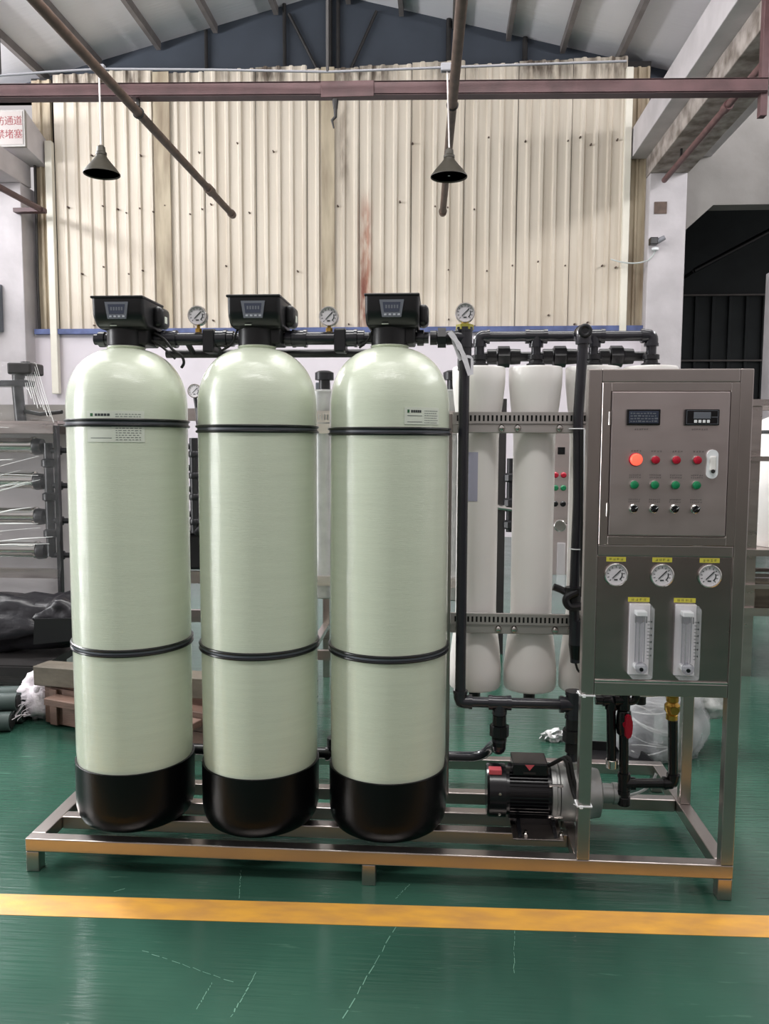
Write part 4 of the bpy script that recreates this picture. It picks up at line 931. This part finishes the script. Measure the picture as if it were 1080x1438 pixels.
B().cyl((p.x-.06, YB, p.z-.11), (p.x-.045, YB, zf_+.03), .036, None, 16).build('standpipe', 'pvc2', va)
B().sweep([(p.x-.045, YB, zf_+.10), (p.x+.10, YB-.02, zf_+.075), (xr, YB-.03, zf_+.09)], .013, 8).build('pipe', 'rubber', va)
# stretch film over the rack: wavy sheet over the front, tented up to the valve
def film_sheet(fn, nu, nv, name, m, o, th=.002):
    b = B(); G = [[b.bm.verts.new(fn(i/nu, j/nv)) for j in range(nv+1)] for i in range(nu+1)]
    for i in range(nu):
        for j in range(nv): b.bm.faces.new((G[i][j], G[i+1][j], G[i+1][j+1], G[i][j+1]))
    return b.build(name, m, o, sharp=3)
fw_ = thing('stretch_film_wrap', 'clear crinkled stretch film drawn tight around the vessel rack on the left', 'plastic film', (-1.6, YB-.2, 0))
def ff(u, v):
    x = XL+(xr+.03-XL)*u; z = .45+(zf_+.03-.45)*v
    n = noise.noise(Vector((x*1.5, z*7-x*1.2, 1.3)))*.03+noise.noise(Vector((x*4, z*22+x*3, 4)))*.012
    return (x, YB-.165+n, z)
film_sheet(ff, 60, 70, 'front_film', 'film', fw_)
top = Vector((p.x+.08, YB-.02, p.z+.035)); top2 = Vector((p.x-.6, YB, p.z+.035))
def f2(u, v):
    a_ = top2.lerp(top, u); c_ = Vector((-2.3, YB-.15, zf_+.03)).lerp(Vector((xr+.02, YB-.15, zf_+.03)), u)
    q_ = a_.lerp(c_, v); s_ = math.sin(v*PI)
    return (q_.x-.05*s_*u, q_.y-.10*s_*(1-v)+.02*noise.noise(Vector((u*9, v*5, 2))), q_.z-.05*s_+.02*noise.noise(Vector((u*14-v*5, v*3, 7))))
film_sheet(f2, 40, 24, 'tented_film', 'film', fw_)
b = B(); random.seed(8)
for i in range(44):
    x_ = random.uniform(-2.0, xr); z_ = random.uniform(.8, zf_); ln = random.uniform(.2, .7); sl = random.uniform(-.05, .35)
    b.sweep([(x_-ln, YB-.19, z_-ln*sl), (x_-ln*.4, YB-.195, z_-ln*sl*.3), (min(x_, xr), YB-.19, z_)], [.001, random.choice((.0018, .0025, .005)), .001], 5)
for i in range(9):
    e_ = Vector((xr-.02*i, YB-.15, zf_+.05+.02*i)); s_ = top+Vector((-.01*i, 0, -.012*i)); b.sweep([s_, s_.lerp(e_, .5)-Vector((0, 0, .02+.02*random.random())), e_+Vector((0, 0, random.uniform(-.05, .02)))], .0014, 5)
b.build('film_creases', 'plastic_white', fw_, kind='stuff')
# black plastic heap and low steel stand at the foot of the rack
hp = thing('black_plastic_sheeting', 'crumpled black plastic sheeting heaped at the foot of the film-wrapped rack', 'plastic sheet', (-1.5, 2.2, .2), )
c = at(30, 868, 1, 2.13); b = B().lump((c.x-.15, 2.13, c.z-.02), (.65, .19, .17), .25, 2.2, 4, 3.1, .19); c2 = at(85, 865, 1, 2.15); b.lump((c2.x+.1, 2.15, c2.z), (.28, .18, .15), .3, 2.4, 4, 8.2, .19); b.build('sheet', 'black_sheet', hp, sharp=2)
q = at(72, 883, 1, 1.92); B().prism([(q.x-.10, q.z-.09), (q.x+.16, q.z-.06), (q.x+.20, q.z+.07), (q.x-.09, q.z+.06)], 1.90, 1.925, 'XZ').build('open_tray_face', 'black', hp)
st = thing('low_steel_stand', 'low dark steel stand of long rails carrying the black plastic heap', 'stand', (-1.5, 2.2, 0))
for y in (1.80, 2.36): B().box(-3, -.85, y-.025, y+.025, .13, .18).build('rail', 'gunmetal', st)
for y in (1.80, ): B().box(-3, -.85, y-.02, y+.02, .02, .06).build('rail', 'steel', st)
for x in (-2.9, -1.9, -.9):
    for y in (1.80, 2.36): B().box(x-.025, x+.025, y-.0245, y+.0245, 0, .129).build('leg', 'gunmetal', st)
    B().box(x-.025, x+.025, 1.826, 2.334, .13, .179).build('cross_rail', 'gunmetal', st)
B().box(-3, -.85, 1.79, 2.385, .181, .188).build('deck', 'gunmetal', st)
# wooden crate with a loose plank, sack and hoses
ca = math.radians(-30)
cr = thing('wooden_crate', 'reddish brown wooden crate standing behind the left tank', 'crate', (0, 0, 0))
f0 = at(64, 1017, 2, 0); f1 = at(100, 1043, 2, 0)
cx0, cx1, cy0, cy1, ch = f0.x+.02, .40, 1.05, 1.62, .36
k = (f1-f0); 
def skew(o, c=Vector((f0.x, f0.y, 0)), ang=None):
    pass
def crate_box(x0, x1, y0, y1, z0, z1, name, m='wood', bev=.003):
    b = B().box(x0, x1, y0, y1, z0, z1, bev, 1); bmesh.ops.rotate(b.bm, verts=b.bm.verts[:], cent=(f0.x, f0.y, 0), matrix=Matrix.Rotation(math.radians(-20), 3, 'Z')); return b.build(name, m, cr)
X0, Y0 = f0.x, f0.y
for i in range(2): crate_box(X0, X0+1.3, Y0, Y0+.02, .012+i*.096, .104+i*.096, 'plank'); crate_box(X0, X0+1.3, Y0+.5, Y0+.52, .012+i*.096, .104+i*.096, 'plank')
for i in range(2): crate_box(X0-.0005, X0+.019, Y0+.021, Y0+.499, .012+i*.096, .104+i*.096, 'plank')
for i in range(2): crate_box(X0+1.281, X0+1.3, Y0+.021, Y0+.499, .012+i*.096, .104+i*.096, 'plank')
crate_box(X0+.02, X0+1.28, Y0+.021, Y0+.499, .012, .03, 'bottom_board')
for x in (X0+.05, X0+.62, X0+1.2): crate_box(x, x+.05, Y0-.018, Y0-.0005, .012, .198, 'batten')
crate_box(X0+.10, X0+1.0, Y0-.10, Y0-.019, .145, .180, 'ledge_batten')
for y in (Y0+.03, Y0+.42): crate_box(X0, X0+1.3, y, y+.06, 0, .0115, 'skid')
pl = thing('loose_plank', 'weathered plank lying across the top of the wooden crate', 'plank', (0, 0, .37))
a_ = at(50, 955, 1, f0.y-.05); b_ = at(285, 938, 1, f0.y-.10)
b = B().box(0, 1.30, -.06, .06, -.05, .05, .004, 1)
d_ = Vector((b_.x-a_.x, b_.y-a_.y, b_.z-a_.z)); ang = math.atan2(d_.y, d_.x)
bmesh.ops.rotate(b.bm, verts=b.bm.verts[:], cent=(0, 0, 0), matrix=Matrix.Rotation(-.03, 3, 'Y') @ Matrix.Identity(3)); bmesh.ops.rotate(b.bm, verts=b.bm.verts[:], cent=(0, 0, 0), matrix=Matrix.Rotation(math.radians(-14), 3, 'Z'))
bmesh.ops.translate(b.bm, verts=b.bm.verts[:], vec=(a_.x-.01, f0.y+.03, .262)); b.build('board', 'plank', pl)
sk_ = thing('woven_sack', 'white woven sack with frayed edges stuffed beside the wooden crate', 'sack', (f0.x-.12, f0.y+.12, 0))
c = at(46, 975, 1, f0.y+.10); B().lump((c.x+.02, f0.y+.12, c.z), (.10, .09, .12), .35, 2.3, 4, 5.5).lump((c.x+.06, f0.y+.08, .10), (.07, .08, .10), .3, 2.0, 3, 2.1, .0).build('sack_body', 'sack', sk_, sharp=2)
b = B(); random.seed(9)
for i in range(24):
    s_ = Vector((c.x+random.uniform(-.05, .07), f0.y+random.uniform(-.02, .05), random.choice((c.z-.06, c.z-.02, .10))+random.uniform(-.04, .04)))
    e_ = s_+Vector((random.uniform(-.14, -.03), random.uniform(-.12, -.02), random.uniform(-.10, .02))); e_.z = max(.02, e_.z)
    b.sweep([s_, s_.lerp(e_, .5)+Vector((0, 0, random.uniform(.0, .03))), e_], .0016, 4)
b.build('frayed_threads', 'sack', sk_, kind='stuff')
for i, (dy, z, r) in enumerate(((-.10, .048, .048), (.02, .048, .048), (.14, .048, .048), (-.035, .128, .046), (.085, .128, .046))):
    s_ = at(28, 1018, 2, 0)+Vector((0, .02+dy, z)); o = thing('flexible_hose', ('grey-green hose at the front of the floor bundle left of the crate', 'grey-green hose second from the front in the floor bundle', 'grey-green hose at the back of the floor bundle under the sack',
         'front hose of the upper layer in the floor bundle', 'back hose of the upper layer in the floor bundle by the sack')[i], 'hose', (s_.x, s_.y, 0), 'hose bundle on the floor')
    pts = [s_, s_+Vector((-.3, -.06, 0)), s_+Vector((-.8, -.10, 0)), s_+Vector((-1.5, -.08, 0))]
    B().sweep(fillet(pts, .25), r, 14).build('hose', 'hose', o)
    B().cyl(s_+Vector((-.004, 0, 0)), s_+Vector((.006, .001, 0)), r*.72, None, 14).build('open_end', 'rubber', o)
# rack seen through the gap between left and middle tanks
X1 = at(273, 680, 1, YB).x
r2 = thing('pipe_rack', 'steel rack with an upright black manifold seen between the left and middle tanks', 'rack', (X1, YB, 0))
za_, zb2 = at(273, 615, 1, YB).z, at(273, 748, 1, YB).z
B().cyl((X1, YB, za_), (X1, YB, zb2), .028, None, 16).build('manifold', 'pvc2', r2)
for v in (627, 657, 687, 722):
    z = at(273, v, 1, YB).z; B().cyl((X1-.10, YB, z), (X1, YB, z), .02, None, 12).build('side_port', 'pvc2', r2); B().lathe([(.045, -.66), (.045, -.1)], (X1, YB, z), 'X', 24).build('vessel', 'chrome', r2)
    B().lathe([(.032, -.02), (.036, -.012), (.036, .012), (.032, .02)], (X1, YB, z-.05), seg=12).build('union', 'pvc2', r2)
B().cyl((X1, YB, zb2), (X1+.06, YB, zb2+.04), .03, None, 12).build('valve', 'pvc2', r2)
for x in (X1-.68, X1+.12):
    for y in (YB+.06, YB+.5): B().box(x-.02, x+.02, y-.02, y+.02, 0, 1.70).build('post', 'steel', r2)
for z in (1.63, .56, .30): B().box(X1-.66, X1+.14, YB+.041, YB+.079, z-.04, z+.04).build('cross_bar', 'steel', r2)
B().box(X1-.66, X1+.14, YB+.04, YB+.5, .86, .87).build('shelf', 'gunmetal', r2); B().box(X1-.62, X1+.10, YB+.1, YB+.4, .60, .84, .02).build('pump_block', 'black', r2)
c = at(273, 549, 1, YB); g_ = thing('pressure_gauge', 'tiny distant gauge glimpsed between the left and middle tanks', 'gauge', (c.x, YB, 1.7))
gauge(g_, (c.x, YB, c.z), .045); dial_marks((c.x, YB, c.z), .045, g_); B().cyl((c.x, YB+.012, c.z-.04), (c.x+.01, YB+.012, 1.671), .012, None, 10).build('stem', 'pvc2', g_); B().cyl((c.x+.02, YB+.03, c.z-.10), (c.x+.04, YB+.03, c.z-.22), .03, .04, 12).build('valve_body', 'pvc2', g_)
# film-wrapped vessel rack behind the gap between middle and right tanks
YW = 1.75
r3 = thing('wrapped_vessel_rack', 'rack of upright film-wrapped vessels seen between the middle and right tanks', 'rack', (.9, YW, 0))
for u in (456, 512, 575, 634):
    x = at(u, 700, 1, YW).x
    B().lathe([(.06, .62), (.085, .63), (.085, .75), (.07, .84), (.07, 1.50), (.085, 1.60), (.085, 1.72), (.06, 1.73)], (x, YW, 0), seg=32).build('vessel', 'cast', r3)
    B().lathe([(.03, 1.73), (.03, 1.78), (.05, 1.782), (.05, 1.82), (.03, 1.83)], (x, YW, 0), seg=16).build('top_cap', 'pvc2', r3)
xa_, xb_ = at(436, 700, 1, YW).x, at(652, 700, 1, YW).x
for x in (xa_, xb_): 
    for y in (YW+.10, YW+.6): B().box(x-.02, x+.02, y-.02, y+.02, 0, 1.66).build('post', 'steel', r3)
for z in (1.50, .70, .3): B().box(xa_-.02, xb_+.02, YW-.11, YW-.08, z, z+.05).build('clamp_bar', 'steel', r3)
for x in (xa_, xb_):
    for z in (1.51, .71, .31): B().box(x-.02, x+.02, YW-.08, YW+.6, z, z+.03).build('side_tie', 'steel', r3)
z = at(455, 585, 1, YW-.11).z; slotted(YW-.115, xa_, xb_, z-.03, z+.03).build('slotted_strip', 'steel', r3, sharp=.3)
for u in (449, 459): c = at(u, 545, 1, YW+.1); B().box(c.x-.02, c.x+.02, YW+.08, YW+.1, 1.66, c.z+.03, .004).build('junction_block', 'bezel', r3)
o = thing('stretch_film_wrap', 'crinkled stretch film around the upright vessels between the middle and right tanks', 'plastic film', (.9, YW, 0))
def f3(u, v):
    x = xa_-.03+(xb_-xa_+.06)*u; z = .72+(1.70-.72)*v; n = noise.noise(Vector((x*5, z*24+x*6, 9)))*.02
    return (x, YW-.14+n, z)
film_sheet(f3, 50, 70, 'film', 'film', o)
# twin machine: cabinet and frame seen between the white vessels
YT2 = 2.6
c0, c1 = at(785, 667, 1, YT2), at(785, 685, 1, YT2)
k2 = thing('control_cabinet', 'second steel control cabinet glimpsed between the white vessels, red and green lamps', 'cabinet', (2.3, YT2, 0))
xl = at(772, 667, 1, YT2).x
B().box(xl, xl+.52, YT2, YT2+.16, .95, 1.62, .004).build('cabinet_box', 'steel_panel', k2); B().box(xl, xl+.52, YT2, YT2+.10, .62, .945, .004).build('meter_panel', 'steel_panel', k2)
B().box(xl+.03, xl+.49, YT2-.008, YT2-.001, .98, 1.59, .002).build('cabinet_door', 'steel_panel', k2)
for x in (xl+.02, xl+.50):
    for y in (YT2+.02, YT2+.5): B().box(x-.02, x+.02, y+.145, y+.185, 0, 1.60).build('post', 'steel', k2)
for kx in range(4):
    x = at(780+kx*11, 667, 1, YT2).x+.0
    for z, m_, n_ in ((c0.z, 'red', 'red_lamp'), (c1.z, 'green', 'green_lamp'), (c1.z-.10, 'gloss_black', 'selector_switch')): B().lathe([(.018, -.008), (.018, -.022), (.012, -.028)], (x, YT2, z), 'Y', 16).build(n_, m_, k2)
B().box(at(783, 632, 1, YT2).x, at(793, 632, 1, YT2).x, YT2-.016, YT2-.009, at(783, 638, 1, YT2).z, at(783, 628, 1, YT2).z).build('meter', 'gloss_black', k2)
for kx in range(2): x = at(786+kx*22, 740, 1, YT2).x; B().lathe([(.035, .0), (.038, -.012), (.033, -.016)], (x, YT2, at(786, 738, 1, YT2).z), 'Y', 24).build('gauge', 'chrome', k2)
c = at(786, 790, 1, YT2); B().box(c.x-.02, c.x+.03, YT2-.04, YT2-.001, c.z-.15, c.z+.13, .004).build('flow_meter', 'clear', k2)
r4 = thing('pipe_rack', 'dark piping and steel post glimpsed between the two nearest white vessels', 'rack', (1.8, 3.0, 0))
xp = at(703, 700, 1, 3.0).x
for y in (3.0, 3.5): B().box(xp-.04, xp+.03, y-.025, y+.025, 0, 1.75).build('post', 'gunmetal', r4)
B().box(xp-.04, xp+.6, 3.03, 3.07, 1.55, 1.62).build('cross_bar', 'steel', r4)
B().cyl((xp+.06, 2.98, .85), (xp+.06, 2.98, 1.35), .022, None, 12).build('pipe', 'pvc2', r4)
for z in (.9, 1.05, 1.22): B().lathe([(.03, -.03), (.045, -.02), (.045, .02), (.03, .03)], (xp+.06, 2.98, z), seg=10).build('union', 'pvc2', r4)
B().cyl((xp-.03, 2.96, 1.02), (xp+.12, 2.96, 1.0), .02, None, 10).build('branch', 'chrome', r4)
# right-hand rack with a wrapped tank
YR = 2.6
r5 = thing('tank_stand', 'steel stand at the edge of the picture holding a film-wrapped white tank', 'stand', (3.6, YR, 0))
xq = at(1060, 600, 1, YR).x
zt5 = at(1060, 566, 1, YR).z
for x in (xq+.0, xq+.8):
    for y in (YR, YR+.6): B().box(x-.03, x+.03, y-.03, y+.03, 0, zt5).build('post', 'steel', r5)
for v, hh in ((566, .02), (644, .015), (775, .02), (822, .012), (857, .025)):
    z = at(1065, v, 1, YR).z; B().box(xq-.06, xq+.9, YR-.06, YR-.031, z-hh, z+hh).build('cross_bar', 'steel', r5); B().box(xq-.06, xq+.9, YR+.631, YR+.66, z-hh, z+hh).build('cross_bar', 'steel', r5)
z = at(1065, 775, 1, YR).z; B().box(xq-.03, xq+.86, YR+.031, YR+.6, z-.01, z+.01).build('shelf', 'steel', r5)
z2 = at(1065, 857, 1, YR).z; B().box(xq-.03, xq+.86, YR+.031, YR+.6, z2-.01, z2+.01).build('shelf', 'gunmetal', r5)
o = thing('wrapped_tank', 'white tank in crinkled film standing on the edge stand beside the cabinet', 'tank', (xq+.42, YR+.3, z+.01))
B().lathe([(.25, z+.012), (.27, z+.05), (.27, 1.50), (.22, 1.60), (.08, 1.66)], (xq+.36, YR+.3, 0), seg=40).build('tank_body', 'white', o)
B().lathe([(.285, z+.05), (.29, z+.4), (.283, 1.2), (.287, 1.50), (.23, 1.625)], (xq+.36, YR+.3, 0), seg=40).build('film', 'film', o)
B().torus((xq+.36, YR+.3, 1.53), .262, .012, 40, 8).build('strap', 'strap', o)
o = thing('cardboard_box', 'pale cardboard box on the lowest shelf of the edge stand', 'box', (xq+.4, YR+.2, z2+.01))
B().box(xq+.06, xq+.5, YR+.04, YR+.4, z2+.011, z2+.17, .004).build('carton', 'plank', o); B().box(xq+.055, xq+.505, YR+.20, YR+.24, z2+.0105, z2+.1715).build('packing_tape', 'film2', o)
# film-wrapped bundle and tray behind the panel
YF = 1.25
o = thing('film_bundle', 'bundle wrapped in crumpled clear film on the floor behind the instrument panel', 'bundle', (2.4, YF, 0))
c = at(925, 1015, 1, YF); fx = c.x; B().lump((c.x, YF, .16), (.20, .16, .24), .22, 2.0, 4, 1.7, .0, True).lump((c.x-.02, YF+.02, .44), (.13, .12, .24), .25, 2.2, 4, 4.4, None, True).build('film_body', 'film2', o, sharp=2)
c = at(985, 1030, 1, YF+.1); B().lump((c.x, YF+.1, .26), (.13, .11, .10), .38, 3.2, 4, 6.1, None, True).lump((c.x-.05, YF+.1, .42), (.11, .1, .18), .38, 3, 4, 2.9, None, True).lump((c.x-.09, YF+.1, .12), (.09, .09, .16), .2, 2, 3, 7.7, 0).build('loose_film', 'plastic_white', o, sharp=2)
b = B(); random.seed(21)
for i in range(26):
    z_ = random.uniform(.06, .60); k_ = .135 if z_ < .34 else .085; x_ = fx-(0 if z_ < .34 else .02); sl = random.uniform(-.06, .06)
    pts = [Vector((x_-k_*math.cos(a)*1.05, YF-(.95*k_+.012)*math.sin(a), z_+sl*math.cos(a)+.01*math.sin(7*a+i))) for a in (.35, .9, 1.5, 2.1, 2.75)]
    b.sweep(fillet(pts, .05, 3), random.choice((.0015, .0025, .004)), 5)
b.build('film_creases', 'plastic_white', o, kind='stuff')
B().cyl((c.x-.3, YF+.05, .0), (c.x-.3, YF+.05, .5), .06, None, 20).build('core_roll', 'bezel', o)
o = thing('black_tray', 'shallow black tray lying on the floor behind the pump head', 'tray', (2.25, .98, 0))
B().prism([(2.06, 1.0), (2.36, .98), (2.30, 1.22), (2.08, 1.24)], .0, .008, 'XY').build('tray_base', 'black', o)
B().prism([(2.06, 1.0), (2.36, .98), (2.36, .988), (2.06, 1.008)], .008, .05, 'XY').build('front_lip', 'black', o); B().prism([(2.08, 1.24), (2.30, 1.22), (2.30, 1.228), (2.08, 1.248)], .008, .05, 'XY').build('rear_lip', 'black', o)
B().prism([(2.36, .988), (2.352, .988), (2.292, 1.22), (2.30, 1.22)], .008, .05, 'XY').build('side_lip', 'black', o)
c = at(777, 1040, 2, 0)
o = thing('foil_scrap', 'small crumpled piece of silver foil on the floor below the vessels', 'scrap', (c.x, c.y, 0))
B().lump((c.x, c.y, .025), (.055, .03, .03), .5, 3, 3, 2.2, .0).build('foil', 'foil', o, sharp=.3)
